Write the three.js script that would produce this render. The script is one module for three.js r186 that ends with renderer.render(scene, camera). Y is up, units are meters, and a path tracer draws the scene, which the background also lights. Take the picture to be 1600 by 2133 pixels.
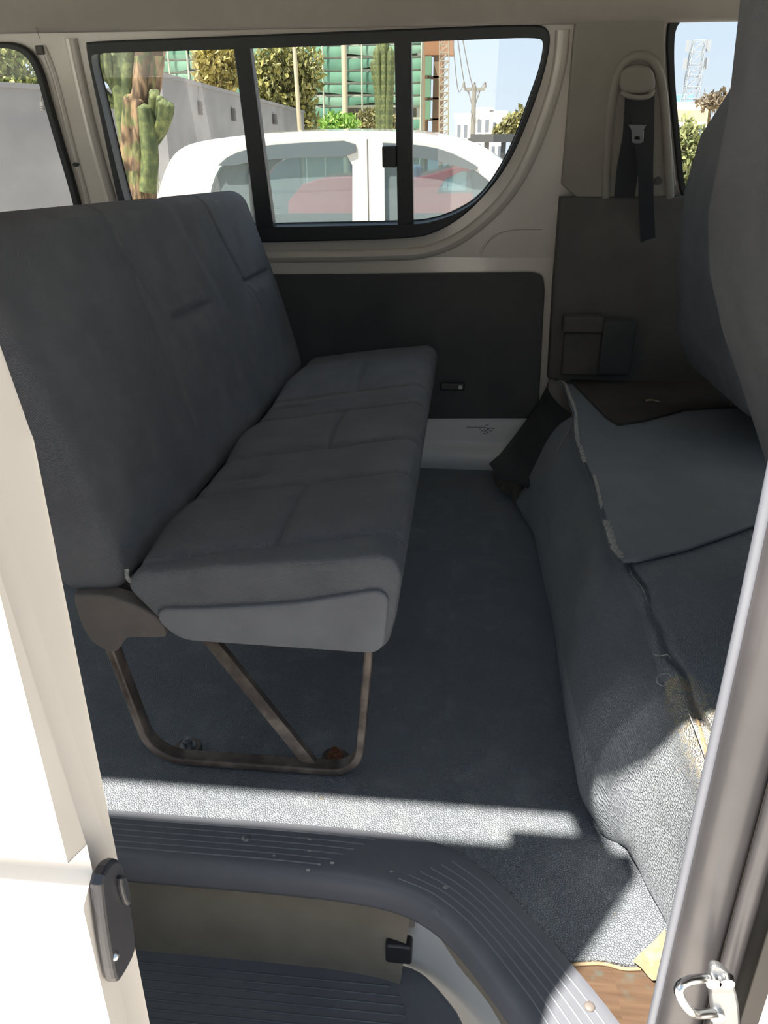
import * as THREE from 'three';
import { mergeGeometries, mergeVertices } from 'three/addons/utils/BufferGeometryUtils.js';
import { RoundedBoxGeometry } from 'three/addons/geometries/RoundedBoxGeometry.js';

// ---------------------------------------------------------------- camera, sky, sun, exposure
const scene = new THREE.Scene();
const F = 1600, CX = 800, CY = 1066.5, EYE = 0.82;
const PITCH = THREE.MathUtils.degToRad(24.1), YAW = THREE.MathUtils.degToRad(5.7);
const camera = new THREE.PerspectiveCamera(2 * Math.atan(CY / F) * 180 / Math.PI, 1600 / 2133, 0.02, 400);
const C0 = new THREE.Vector3(0, EYE, 0);
const FW = new THREE.Vector3(-Math.sin(YAW) * Math.cos(PITCH), -Math.sin(PITCH), -Math.cos(YAW) * Math.cos(PITCH));
const RT = new THREE.Vector3(Math.cos(YAW), 0, -Math.sin(YAW));
const UPV = new THREE.Vector3().crossVectors(RT, FW);
camera.position.copy(C0);
camera.up.set(0, 1, 0);
camera.lookAt(C0.clone().add(FW));
scene.add(camera);

const SUN = new THREE.DirectionalLight(0xfff5e8, 11);
SUN.name = 'sun';
const SUNDIR = new THREE.Vector3(-0.36, 1, 0.40).normalize();
SUN.position.copy(SUNDIR.clone().multiplyScalar(30));
SUN.target.position.set(0, 0, 0);
SUN.castShadow = true;
SUN.shadow.mapSize.set(2048, 2048);
Object.assign(SUN.shadow.camera, { left: -14, right: 14, top: 14, bottom: -14, near: 1, far: 80 });
SUN.shadow.radius = 1.6;
scene.add(SUN, SUN.target);

function skyTexture() {
  const w = 64, h = 256, d = new Float32Array(w * h * 4);
  for (let j = 0; j < h; j++) {
    const el = ((j + 0.5) / h - 0.5) * Math.PI;            // row 0 is straight down
    const t = Math.max(0, Math.sin(el));
    const k = Math.pow(1 - t, 4);
    let r = 0.42 + 0.17 * k, g = 0.55 + 0.09 * k, b = 0.73 - 0.03 * k;
    if (el < 0) { r = 0.62; g = 0.56; b = 0.48; }
    for (let i = 0; i < w; i++) d.set([r, g, b, 1], (j * w + i) * 4);
  }
  const t = new THREE.DataTexture(d, w, h, THREE.RGBAFormat, THREE.FloatType);
  t.mapping = THREE.EquirectangularReflectionMapping; t.magFilter = THREE.LinearFilter; t.minFilter = THREE.LinearFilter;
  t.needsUpdate = true; return t;
}
scene.background = scene.environment = skyTexture();

const renderer = new THREE.WebGLRenderer();
renderer.toneMapping = THREE.LinearToneMapping;
renderer.toneMappingExposure = 1.5;
renderer.shadowMap.enabled = true;

// ---------------------------------------------------------------- helpers
const V = (x, y, z) => new THREE.Vector3(x, y, z);
const ray = (px, py) => FW.clone().addScaledVector(RT, (px - CX) / F).addScaledVector(UPV, -(py - CY) / F);
const onY = (px, py, y = 0) => { const d = ray(px, py); return C0.clone().addScaledVector(d, (y - EYE) / d.y); };
const onZ = (px, py, z) => { const d = ray(px, py); return C0.clone().addScaledVector(d, z / d.z); };
const onX = (px, py, x) => { const d = ray(px, py); return C0.clone().addScaledVector(d, x / d.x); };
function rng(seed) { return () => { seed = (seed + 0x6D2B79F5) | 0; let t = Math.imul(seed ^ (seed >>> 15), 1 | seed); t = (t + Math.imul(t ^ (t >>> 7), 61 | t)) ^ t; return ((t ^ (t >>> 14)) >>> 0) / 4294967296; }; }
const lerp = (a, b, t) => a + (b - a) * t;
const clamp = (x, a, b) => Math.min(b, Math.max(a, x));
const sstep = (a, b, x) => { const t = clamp((x - a) / (b - a), 0, 1); return t * t * (3 - 2 * t); };
const gauss = (d, w) => Math.exp(-(d / w) * (d / w));
function table(rows, x) {
  if (x <= rows[0][0]) return rows[0][1];
  for (let i = 1; i < rows.length; i++) if (x <= rows[i][0]) { const a = rows[i - 1], b = rows[i]; return lerp(a[1], b[1], sstep(0, 1, (x - a[0]) / (b[0] - a[0])) * 0.5 + 0.5 * (x - a[0]) / (b[0] - a[0])); }
  return rows[rows.length - 1][1];
}
const used = {};
function numbered(n) { const k = used[n] = (used[n] ?? -1) + 1; return k ? n + '_' + String(k).padStart(3, '0') : n; }
function tag(o, label, category, group, kind) {
  if (label) o.userData.label = label; if (category) o.userData.category = category;
  if (group) o.userData.group = group; if (kind) o.userData.kind = kind; return o;
}
// uv in metres from the dominant axis of each face
function muv(g) {
  if (!g.attributes.normal) g.computeVertexNormals();
  const n = g.index ? g.toNonIndexed() : g;
  const p = n.attributes.position, uv = new Float32Array(p.count * 2);
  const a = V(), b = V(), c = V(), e = V();
  for (let i = 0; i < p.count; i += 3) {
    a.fromBufferAttribute(p, i); b.fromBufferAttribute(p, i + 1); c.fromBufferAttribute(p, i + 2);
    e.crossVectors(b.clone().sub(a), c.clone().sub(a));
    const x = Math.abs(e.x), y = Math.abs(e.y), z = Math.abs(e.z);
    [a, b, c].forEach((q, k) => {
      const o = (i + k) * 2;
      if (x >= y && x >= z) { uv[o] = q.z; uv[o + 1] = q.y; } else if (y >= z) { uv[o] = q.x; uv[o + 1] = q.z; } else { uv[o] = q.x; uv[o + 1] = q.y; }
    });
  }
  n.setAttribute('uv', new THREE.BufferAttribute(uv, 2)); return n;
}
function mesh(name, geo, mat, parent, keepUV) {
  const m = new THREE.Mesh(keepUV ? geo : muv(geo), mat);
  m.name = parent ? name : numbered(name); m.castShadow = m.receiveShadow = true;
  (parent ?? scene).add(m); return m;
}
function group(name, x = 0, y = 0, z = 0) { const g = new THREE.Group(); g.name = numbered(name); g.position.set(x, y, z); scene.add(g); return g; }
const box = (w, h, d, x, y, z, r = 0) => { const g = r ? new RoundedBoxGeometry(w, h, d, 2, r) : new THREE.BoxGeometry(w, h, d); g.translate(x, y, z); return g; };
// straight bar of rectangular section between two points
function bar(a, b, w, h, upHint = V(0, 1, 0)) {
  const d = b.clone().sub(a), L = d.length(); d.normalize();
  let s = V().crossVectors(upHint, d); if (s.length() < 1e-4) s = V().crossVectors(V(1, 0, 0), d); s.normalize();
  const u = V().crossVectors(d, s);
  const g = new THREE.BoxGeometry(w, h, L);
  g.applyMatrix4(new THREE.Matrix4().makeBasis(s, u, d).setPosition(a.clone().add(b).multiplyScalar(0.5))); return g;
}
const tube = (pts, r, seg = 40, rad = 8, closed = false) => new THREE.TubeGeometry(new THREE.CatmullRomCurve3(pts, closed, 'centripetal'), seg, r, rad, closed);
const rod = (a, b, r, rad = 8, r2 = r) => { const d = b.clone().sub(a), L = d.length(); const g = new THREE.CylinderGeometry(r2, r, L, rad); g.applyQuaternion(new THREE.Quaternion().setFromUnitVectors(V(0, 1, 0), d.normalize())); g.translate((a.x + b.x) / 2, (a.y + b.y) / 2, (a.z + b.z) / 2); return g; };
const merge = (arr) => mergeGeometries(arr.map((g) => { const n = g.index ? g.toNonIndexed() : g.clone(); for (const k of Object.keys(n.attributes)) if (!['position', 'normal', 'uv'].includes(k)) n.deleteAttribute(k); return n; }));
function grid(nu, nv, f, closedU = false) {          // f(i/nu, j/nv) -> Vector3
  const p = [], id = [];
  const cu = closedU ? nu : nu + 1;
  for (let j = 0; j <= nv; j++) for (let i = 0; i < cu; i++) { const q = f(i / nu, j / nv, i, j); p.push(q.x, q.y, q.z); }
  for (let j = 0; j < nv; j++) for (let i = 0; i < nu; i++) { const a = j * cu + i, b = j * cu + (i + 1) % cu, c = a + cu, d = b + cu; id.push(a, b, d, a, d, c); }
  const g = new THREE.BufferGeometry(); g.setAttribute('position', new THREE.Float32BufferAttribute(p, 3)); g.setIndex(id); g.computeVertexNormals(); return g;
}
function fan(pts) { const g = new THREE.ShapeGeometry(new THREE.Shape(pts.map((q) => new THREE.Vector2(q.x, q.y)))); g.deleteAttribute('uv'); g.translate(0, 0, pts[0].z); return g; }  // flat end cap
function smoothPoly(pts, n = 2, closed = true) {
  for (let k = 0; k < n; k++) { const o = []; const L = pts.length; if (!closed) o.push(pts[0]); for (let i = 0; i < (closed ? L : L - 1); i++) { const a = pts[i], b = pts[(i + 1) % L]; o.push([a[0] * .75 + b[0] * .25, a[1] * .75 + b[1] * .25], [a[0] * .25 + b[0] * .75, a[1] * .25 + b[1] * .75]); } if (!closed) o.push(pts[L - 1]); pts = o; } return pts;
}
function shapeOf(pts, holes = []) { const s = new THREE.Shape(pts.map((p) => new THREE.Vector2(p[0], p[1]))); for (const h of holes) s.holes.push(new THREE.Path(h.map((p) => new THREE.Vector2(p[0], p[1])))); return s; }
const extr = (s, depth, bevel = 0, seg = 2) => new THREE.ExtrudeGeometry(s, { depth: depth - 2 * bevel, bevelEnabled: bevel > 0, bevelSize: bevel, bevelThickness: bevel, bevelOffset: -bevel, bevelSegments: seg, curveSegments: 8 }).translate(0, 0, bevel);
function roundPoly(pts, r, n = 8) {                   // rounded corners, pts [x,y,(radius)]
  const out = []; const L = pts.length;
  for (let i = 0; i < L; i++) {
    const p = pts[i], a = pts[(i + L - 1) % L], b = pts[(i + 1) % L], rr = p[2] ?? r;
    const u = new THREE.Vector2(a[0] - p[0], a[1] - p[1]), w = new THREE.Vector2(b[0] - p[0], b[1] - p[1]);
    const lu = u.length(), lw = w.length(); u.normalize(); w.normalize();
    const ang = Math.acos(clamp(u.dot(w), -1, 1)); let t = Math.min(rr / Math.tan(ang / 2), lu * .48, lw * .48);
    const A = [p[0] + u.x * t, p[1] + u.y * t], B = [p[0] + w.x * t, p[1] + w.y * t];
    for (let k = 0; k <= n; k++) { const s = k / n, wt = Math.sin(ang / 2), q = (1 - s) * (1 - s), m = 2 * s * (1 - s) * wt, e = s * s, D = q + m + e; out.push([(q * A[0] + m * p[0] + e * B[0]) / D, (q * A[1] + m * p[1] + e * B[1]) / D]); }
  } return out;
}
function resample(pts, n, closed = true) {
  const P = closed ? [...pts, pts[0]] : pts, acc = [0];
  for (let i = 1; i < P.length; i++) acc.push(acc[i - 1] + Math.hypot(P[i][0] - P[i - 1][0], P[i][1] - P[i - 1][1]));
  const T = acc[acc.length - 1], out = []; let k = 0; const m = closed ? n : n - 1;
  for (let i = 0; i < n; i++) { const d = T * i / m; while (k < acc.length - 2 && acc[k + 1] < d) k++; const t = (d - acc[k]) / Math.max(1e-9, acc[k + 1] - acc[k]); out.push([lerp(P[k][0], P[k + 1][0], t), lerp(P[k][1], P[k + 1][1], t)]); }
  return out;
}
// value noise
const NP = (() => { const r = rng(77), a = new Float32Array(65536); for (let i = 0; i < 65536; i++) a[i] = r(); return a; })();
function vnoise(x, y) { const xi = Math.floor(x), yi = Math.floor(y), fx = x - xi, fy = y - yi, u = fx * fx * (3 - 2 * fx), w = fy * fy * (3 - 2 * fy); const h = (a, b) => NP[((a & 255) + (b & 255) * 256)]; return lerp(lerp(h(xi, yi), h(xi + 1, yi), u), lerp(h(xi, yi + 1), h(xi + 1, yi + 1), u), w); }
const fbm = (x, y, o = 4) => { let s = 0, a = .5; for (let i = 0; i < o; i++) { s += a * vnoise(x, y); x = x * 2 + 17; y = y * 2 + 31; a *= .5; } return s; };

// ---------------------------------------------------------------- textures
function tex(n, f, srgb, size) {                      // f(i/n, j/n) -> [r,g,b] 0..1 ; tile of `size` metres
  const d = new Uint8Array(n * n * 4);
  for (let j = 0; j < n; j++) for (let i = 0; i < n; i++) { const c = f(i / n, j / n); const k = (j * n + i) * 4; d[k] = clamp(c[0], 0, 1) * 255; d[k + 1] = clamp(c[1], 0, 1) * 255; d[k + 2] = clamp(c[2], 0, 1) * 255; d[k + 3] = 255; }
  const t = new THREE.DataTexture(d, n, n); t.wrapS = t.wrapT = THREE.RepeatWrapping; t.magFilter = t.minFilter = THREE.LinearFilter; if (srgb) t.colorSpace = THREE.SRGBColorSpace; t.repeat.set(1 / size, 1 / size); t.needsUpdate = true; return t;
}
const wrapf = (f, n) => (x, y) => f(((x % n) + n) % n, ((y % n) + n) % n);
function leatherTile(cells, n, size, stretch = 1) {      // pebbled vinyl grain
  const r = rng(5), cy = Math.round(cells * stretch), P = []; for (let i = 0; i < cells * cy; i++) P.push([r(), r()]);
  return tex(n, (u, v) => {
    const x = u * cells, y = v * cy, xi = Math.floor(x), yi = Math.floor(y); let d1 = 9, d2 = 9;
    for (let b = -1; b <= 1; b++) for (let a = -1; a <= 1; a++) { const q = P[((xi + a + cells) % cells) + ((yi + b + cy) % cy) * cells]; const d = Math.hypot(xi + a + q[0] - x, yi + b + q[1] - y); if (d < d1) { d2 = d1; d1 = d; } else if (d < d2) d2 = d; }
    const e = sstep(0, .4, d2 - d1); return [e, e, e];
  }, false, size);
}
const grainFloor = leatherTile(40, 512, 0.13);
const grainHump = leatherTile(34, 512, 0.15, 1.3);
const weave = tex(256, (u, v) => { const a = Math.sin(u * Math.PI * 16 + (Math.floor(v * 16) % 2) * Math.PI), b = Math.sin(v * Math.PI * 32); const h = .5 + .35 * a * Math.abs(b) + .15 * b; return [h, h, h]; }, false, 0.026);


const RB = rng(912);
const mottled = (c0, c1, size, n = 512, fr = 6) => tex(n, (u, v) => { // tileable blend between two colours
  const s = (x, y) => fbm(x * fr, y * fr, 4); const w = (t) => t * t * (3 - 2 * t);
  const a = s(u, v), b = s(u - 1, v), c = s(u, v - 1), d = s(u - 1, v - 1); const k = sstep(.25, .7, lerp(lerp(a, b, w(u)), lerp(c, d, w(u)), w(v)));
  return [0, 1, 2].map((i) => lerp(c0[i], c1[i], k) / 255);
}, true, size);
function canvasTex(w, h, draw, srgb = true) { const c = document.createElement('canvas'); c.width = w; c.height = h; draw(c.getContext('2d'), w, h); const t = new THREE.CanvasTexture(c); if (srgb) t.colorSpace = THREE.SRGBColorSpace; t.wrapS = t.wrapT = THREE.RepeatWrapping; return t; }

// ---------------------------------------------------------------- materials
const std = (o) => new THREE.MeshStandardMaterial({ roughness: .7, side: THREE.DoubleSide, ...o });
const phy = (o) => new THREE.MeshPhysicalMaterial({ roughness: .5, side: THREE.DoubleSide, ...o });
const M = {
  fabric: std({ map: mottled([124, 126, 132], [138, 140, 146], .5, 256), roughness: .9, bumpMap: weave, bumpScale: .0018 }),
  fabricSide: std({ map: mottled([124, 126, 132], [138, 140, 146], .4, 256), roughness: .85, bumpMap: weave, bumpScale: .0003 }),
  paint: phy({ map: mottled([207, 201, 191], [214, 208, 199], .8, 256), roughness: .32, clearcoat: .5, clearcoatRoughness: .12 }),
  beige: std({ map: mottled([138, 133, 125], [148, 143, 135], .5, 256), roughness: .65 }),
  headliner: std({ map: mottled([160, 154, 147], [170, 164, 157], .6, 256), roughness: .95 }),
  darkTrim: std({ map: mottled([84, 82, 80], [94, 92, 89], .4, 256), roughness: .7 }),
  panel: std({ map: mottled([66, 68, 70], [76, 78, 79], .7, 256), roughness: .75 }),
  rubber: std({ color: 0x2c3032, roughness: .55 }),
  rubberGrey: phy({ map: mottled([66, 65, 67], [80, 78, 80], .2, 128), roughness: .4 }),
  stepPlastic: phy({ map: mottled([102, 106, 115], [114, 118, 126], .5, 256), roughness: .48 }),
  ribPlastic: std({ color: 0x8a9098, roughness: .5 }),
  riser: std({ map: mottled([130, 124, 113], [144, 138, 126], .3, 256), roughness: .6 }),
  whiteSheet: phy({ color: 0xdfe3e6, roughness: .4 }),
  tubeMetal: phy({ map: mottled([88, 80, 76], [132, 122, 114], .12, 256), roughness: .42, metalness: .3 }),
  chrome: phy({ color: 0xc9cbcc, roughness: .22, metalness: 1 }),
  steel: phy({ color: 0x9a9c9e, roughness: .4, metalness: .8 }),
  rust: std({ map: mottled([104, 62, 42], [146, 104, 78], .02, 128), roughness: .9 }),
  bracket: std({ map: mottled([112, 106, 102], [122, 116, 112], .2, 128), roughness: .6 }),
  blackPlastic: phy({ color: 0x2b2c31, roughness: .38 }),
  belt: std({ color: 0x2e3034, roughness: .8 }),
  wood: std({ map: tex(256, (u, v) => { const k = fbm(u * 4, v * 40, 4), s = sstep(.5, .75, fbm(u * 12 + 9, v * 14, 3)); return [lerp(.28, .40, k) - .01 * s, lerp(.21, .32, k) + .06 * s, lerp(.15, .25, k) + .09 * s]; }, true, .2), roughness: .9 }),
  tanBacking: std({ map: mottled([138, 122, 96], [168, 152, 124], .05, 256), roughness: .95 }),
  fray: std({ map: mottled([150, 152, 152], [198, 198, 194], .02, 128), roughness: 1 }),
  glass: phy({ color: 0xf6faf8, roughness: .0, transmission: 1, thickness: 0, ior: 1.45 }),
  carGlass: phy({ color: 0xb9cdd2, roughness: .0, transmission: .82, thickness: 0, ior: 1.5 }),
  filmGlass: phy({ color: 0x15181a, roughness: .1 }),
};
M.floor = std({
  map: (() => {
    const r = rng(31); const t = canvasTex(1024, 1024, (g, w, h) => {
      const im = g.createImageData(w, h);
      for (let j = 0; j < h; j++) for (let i = 0; i < w; i++) { const k = fbm(i / 60, j / 60, 5), q = sstep(.52, .72, fbm(i / 25 + 50, j / 25, 4)), s = NP[(i * 131 + j * 7177) & 65535]; const o = (j * w + i) * 4; const b = lerp(-8, 10, k) + q * 9 + (s - .5) * 10; im.data[o] = 129 + b; im.data[o + 1] = 136 + b; im.data[o + 2] = 144 + b * .9; im.data[o + 3] = 255; }
      g.putImageData(im, 0, 0);
      for (let k = 0; k < 420; k++) { const a = .15 + .5 * r(); g.fillStyle = r() < .7 ? `rgba(178,180,178,${a})` : `rgba(150,130,96,${a})`; const x = r() * w, y = r() * h, s = .6 + 2.2 * r() * r(); g.beginPath(); g.ellipse(x, y, s, s * (.5 + r() * .5), r() * 3, 0, 7); g.fill(); }
      for (let k = 0; k < 26; k++) { const x = r() * w, y = r() * h; for (let m = 0; m < 60; m++) { g.fillStyle = `rgba(186,188,188,${.05 + .15 * r()})`; g.beginPath(); g.arc(x + (r() + r() - 1) * 22, y + (r() + r() - 1) * 16, .6 + 1.4 * r(), 0, 7); g.fill(); } }
    }); t.repeat.set(1 / 1.6, 1 / 1.6); return t;
  })(), roughness: .52, bumpMap: grainFloor, bumpScale: .0017,
});

// ---------------------------------------------------------------- van: floor and step
const st = (o, label, category = 'van part') => tag(o, label, category, null, 'structure');
const edgeOut = smoothPoly([[-1.6, -.765], [-.9, -.765], [-.4, -.765], [-.12, -.767], ...[[880, 1750], [950, 1775], [1000, 1810], [1050, 1855], [1090, 1900], [1180, 2000], [1290, 2133]].map(([a, b]) => { const p = onY(a, b); return [p.x, p.z]; }), [.26, -.42], [.28, -.30]], 2, false);
const edgeIn = smoothPoly([[-1.6, -.685], [-.9, -.685], [-.42, -.685], ...[[600, 1825], [760, 1845], [830, 1862], [880, 1885], [920, 1915], [960, 1955], [1010, 2020], [1060, 2090], [1095, 2133]].map(([a, b]) => { const p = onY(a, b); return [p.x, p.z]; }), [.13, -.42], [.145, -.30]], 2, false);

const floor = group('floor'); st(floor, 'dark blue-grey pebbled vinyl floor mat inside the van', 'floor');
{
  // the mat ends in a torn edge near the step where bare plywood shows
  const torn = [[1188, 2002], [1215, 1998], [1260, 2000], [1300, 2008], [1335, 2010]].map(([a, b]) => { const p = onY(a, b); return [p.x, p.z]; });
  const near = edgeOut.filter((p) => p[1] < torn[0][1]);
  const poly = [[-2.35, -.765], ...near, ...torn, [.36, -.61], [.36, -2.185], [-2.35, -2.185]].map(([x, z]) => [x, -z]);
  const g = extr(shapeOf(poly), .005); g.rotateX(-Math.PI / 2); g.translate(0, -.005, 0);
  const mat = mesh('vinyl_mat', g, M.floor, floor);
  const back = torn.map(([x, z], i) => V(x, -.004, z + .002 + (i % 2) * .001));
  mesh('mat_backing_edge', tube(back, .0022, 30, 6), M.tanBacking, mat);
  const sub = [...edgeOut.filter((p) => p[0] > .1), [.7, -.3], [.7, -.75], [.12, -.75]].map(([x, z]) => [x, -z]);
  const s = extr(shapeOf(sub), .012); s.rotateX(-Math.PI / 2); s.translate(0, -.0175, 0);
  mesh('plywood', s, M.wood, floor);
  // steel floor pan below everything, and its side down to the chassis
  mesh('floor_pan', box(3.9, .03, 1.42, -.45, -.04, -1.48), M.whiteSheet, floor);
}
{ // torn corner of mat, folded up with its tan backing showing
  const P = [[1318, 2003], [1345, 1960], [1385, 1935], [1412, 1990], [1400, 2062], [1360, 2040]].map(([a, b]) => onY(a, b, .004));
  const o = mesh('torn_mat_corner', grid(6, 6, (u, v) => { const a = P[0].clone().lerp(P[2], u), b = P[5].clone().lerp(P[4], u); const q = a.lerp(b, v); q.y = .004 + .01 * v * u + .002 * Math.sin(u * 7 + v * 5); return q; }), M.tanBacking);
  tag(o, 'torn tan corner of floor mat by the wooden floor edge', 'mat scrap');
}
const stepTrim = group('trim_1'); st(stepTrim, 'black ribbed plastic trim along the edge of the step', 'step trim');
{
  const n = 140, O = resample(edgeOut, n, false), I = resample(edgeIn, n, false);
  const sec = [[-.012, -.004], [-.012, .002], [0, .004], [.1, .0045], [.25, .0045], [.4, .0045], [.55, .0045], [.7, .0045], [.82, .004], [.9, .001], [.96, -.005], [1, -.014], [1.0, -.03], [.97, -.038], [.8, -.04]];
  mesh('trim_body', grid(n - 1, sec.length - 1, (u, v, i, j) => { const o = O[i], p = I[i], s = sec[j]; return V(lerp(o[0], p[0], s[0]), s[1], lerp(o[1], p[1], s[0])); }), M.stepPlastic, stepTrim);
  const iGap = O.findIndex((p) => p[0] > -.05), iGap2 = O.findIndex((p) => p[0] > .03);
  for (const [a, b] of [[0, iGap], [iGap2, n]]) for (let k = 0; k < 6; k++) {
    const s = .16 + k * .118; const pts = []; for (let i = a; i < b; i += 3) pts.push(V(lerp(O[i][0], I[i][0], s), .0042, lerp(O[i][1], I[i][1], s)));
    mesh('rib', tube(pts, .0011, 60, 5), M.ribPlastic, stepTrim);
  }
  for (const [a, b, m] of [[512, 1748, M.steel], [1228, 2098, M.bracket]]) { const p = onY(a, b, .004); const s = new THREE.SphereGeometry(.006, 12, 8); s.scale(1, .5, 1); s.translate(p.x, p.y + .001, p.z); mesh('screw', s, m, stepTrim); }
  const r = rng(8);
  for (const [a, b] of [[571, 1782], [645, 1748], [645, 1772], [692, 1797], [642, 1812], [815, 1815], [928, 1848], [665, 1800]]) { const p = onY(a, b, .0052); const s = new THREE.SphereGeometry(.0022 + .0016 * r(), 7, 5); s.scale(1, .3, .7); s.translate(p.x, p.y, p.z); mesh('mud_spot', s, M.fray, stepTrim); }
}
const step = group('step_well'); st(step, 'recessed entry step with black ribbed tread and beige riser', 'step');
{
  const n = 140, O = resample(edgeOut, n, false), I = resample(edgeIn, n, false);
  const path = I.map((p, i) => [lerp(p[0], O[i][0], .28), lerp(p[1], O[i][1], .28)]), back = I.map((p, i) => [lerp(p[0], O[i][0], .75), lerp(p[1], O[i][1], .75)]);
  const k1 = path.findIndex((p) => p[0] > -.045);
  const low = (i) => i < k1 ? -.205 : -.045 - .05 * sstep(k1, k1 + 6, i) - .02 * sstep(k1 + 8, k1 + 14, i) - .05 * sstep(k1 + 20, k1 + 40, i);
  mesh('riser', grid(n - 1, 8, (u, v, i) => V(path[i][0], lerp(-.036, low(i), v), path[i][1])), M.riser, step);
  const ks = Math.max(0, k1 - 6);
  mesh('inner_body_panel', grid(n - 1 - ks, 8, (u, v, i) => { const p = back[i + ks]; return V(p[0] - .012 * v, lerp(-.03, -.26, v), p[1] + .014 * Math.sin(v * 6) * .3); }), M.whiteSheet, step);
  // tread
  const tr = smoothPoly([[-1.6, -.725], [-.7, -.725], [-.2, -.725], ...[[700, 1990], [800, 1998], [870, 2012], [920, 2060], [975, 2133]].map(([a, b]) => { const p = onY(a, b, -.2); return [p.x, p.z]; }), [.06, -.55], [.085, -.42], [.09, -.27], [-1.6, -.27]], 2).map(([x, z]) => [x, -z]);
  const g = extr(shapeOf(tr), .03, .008, 3); g.rotateX(-Math.PI / 2); g.translate(0, -.23, 0);
  const tread = mesh('tread', g, M.stepPlastic, step);
  for (let k = 0; k < 11; k++) { const z = -.69 + k * .0125; mesh('rib', tube([V(-1.2, -.1995, z), V(-.3, -.1995, z), V(-.06 + .014 * Math.sqrt(k), -.1995, z)], .0013, 30, 5), M.stepPlastic, tread); }
  const lip = []; for (let i = 0; i <= 20; i++) lip.push(V(lerp(-1.5, -.09, i / 20), -.196, -.722));
  mesh('tread_lip', tube(lip, .006, 30, 8), M.stepPlastic, tread);
  // clip at the end of the riser
  const a = onZ(803, 1905, -.69), b = onZ(858, 2008, -.69);
  const c = group('step_clip'); c.name = 'clip'; step.add(c);
  mesh('clip_body', box(Math.abs(b.x - a.x), .035, .02, (a.x + b.x) / 2, b.y + .018, -.697, .004), M.blackPlastic, c);
  mesh('clip_plate', box(Math.abs(b.x - a.x) * .9, .03, .01, (a.x + b.x) / 2 + .004, a.y - .016, -.702, .003), M.bracket, c);
  mesh('outer_sill', box(3.2, .2, .05, -.3, -.31, -.26, .015), M.paint, step);
}

// ---------------------------------------------------------------- van: far wall with windows
const TILT = Math.atan(.17), WO = V(0, .6, -2.19), WV = V(0, Math.cos(TILT), Math.sin(TILT)), WN = V(0, -Math.sin(TILT), Math.cos(TILT));
function onWall(px, py, off = 0) { const d = ray(px, py), o = WO.clone().addScaledVector(WN, off); const t = o.clone().sub(C0).dot(WN) / d.dot(WN); const p = C0.clone().addScaledVector(d, t).sub(o); return [p.x, p.dot(WV)]; }
function wallGroup(name) { const g = group(name, WO.x, WO.y, WO.z); g.rotation.x = TILT; return g; }
const wp = (list, off = 0, n = 2) => smoothPoly(list.map(([a, b]) => onWall(a, b, off)), n);
const W1o = wp([[181, 90], [190, 86], [400, 78], [700, 66], [1000, 54], [1120, 50], [1143, 60], [1146, 92], [1130, 165], [1096, 260], [1062, 335], [1022, 392], [968, 447], [912, 481], [860, 495], [565, 502], [330, 508], [272, 500], [252, 430], [215, 250]]);
const W1i = wp([[190, 118], [200, 107], [240, 105], [488, 98], [700, 90], [1000, 77], [1118, 73], [1136, 82], [1137, 102], [1127, 150], [1101, 220], [1076, 290], [1041, 360], [1001, 415], [951, 446], [900, 463], [858, 468], [560, 473], [320, 478], [285, 470], [262, 420], [218, 230]]);
const W2o = wp([[-700, 100], [-200, 92], [0, 86], [40, 89], [72, 108], [94, 150], [108, 205], [128, 275], [158, 378], [182, 470], [178, 505], [150, 520], [-200, 530], [-650, 545]]);
const W2i = wp([[-680, 112], [-200, 102], [0, 95], [34, 97], [64, 113], [86, 152], [100, 208], [120, 280], [150, 380], [172, 465], [166, 492], [140, 505], [-200, 515], [-640, 530]]);
const W3o = wp([[1386, 75], [1393, 38], [1420, 6], [1500, -4], [1900, -24], [2060, -20], [2080, 60], [2060, 400], [1900, 418], [1440, 420], [1415, 412], [1404, 300], [1389, 150]]);
const W3i = wp([[1397, 80], [1404, 50], [1426, 27], [1500, 14], [1900, -6], [2040, 0], [2060, 60], [2040, 385], [1900, 400], [1440, 404], [1420, 396], [1411, 300], [1398, 160]]);
const wallFar = wallGroup('wall_far'); st(wallFar, 'white painted metal side of the van around the windows', 'wall');
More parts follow.
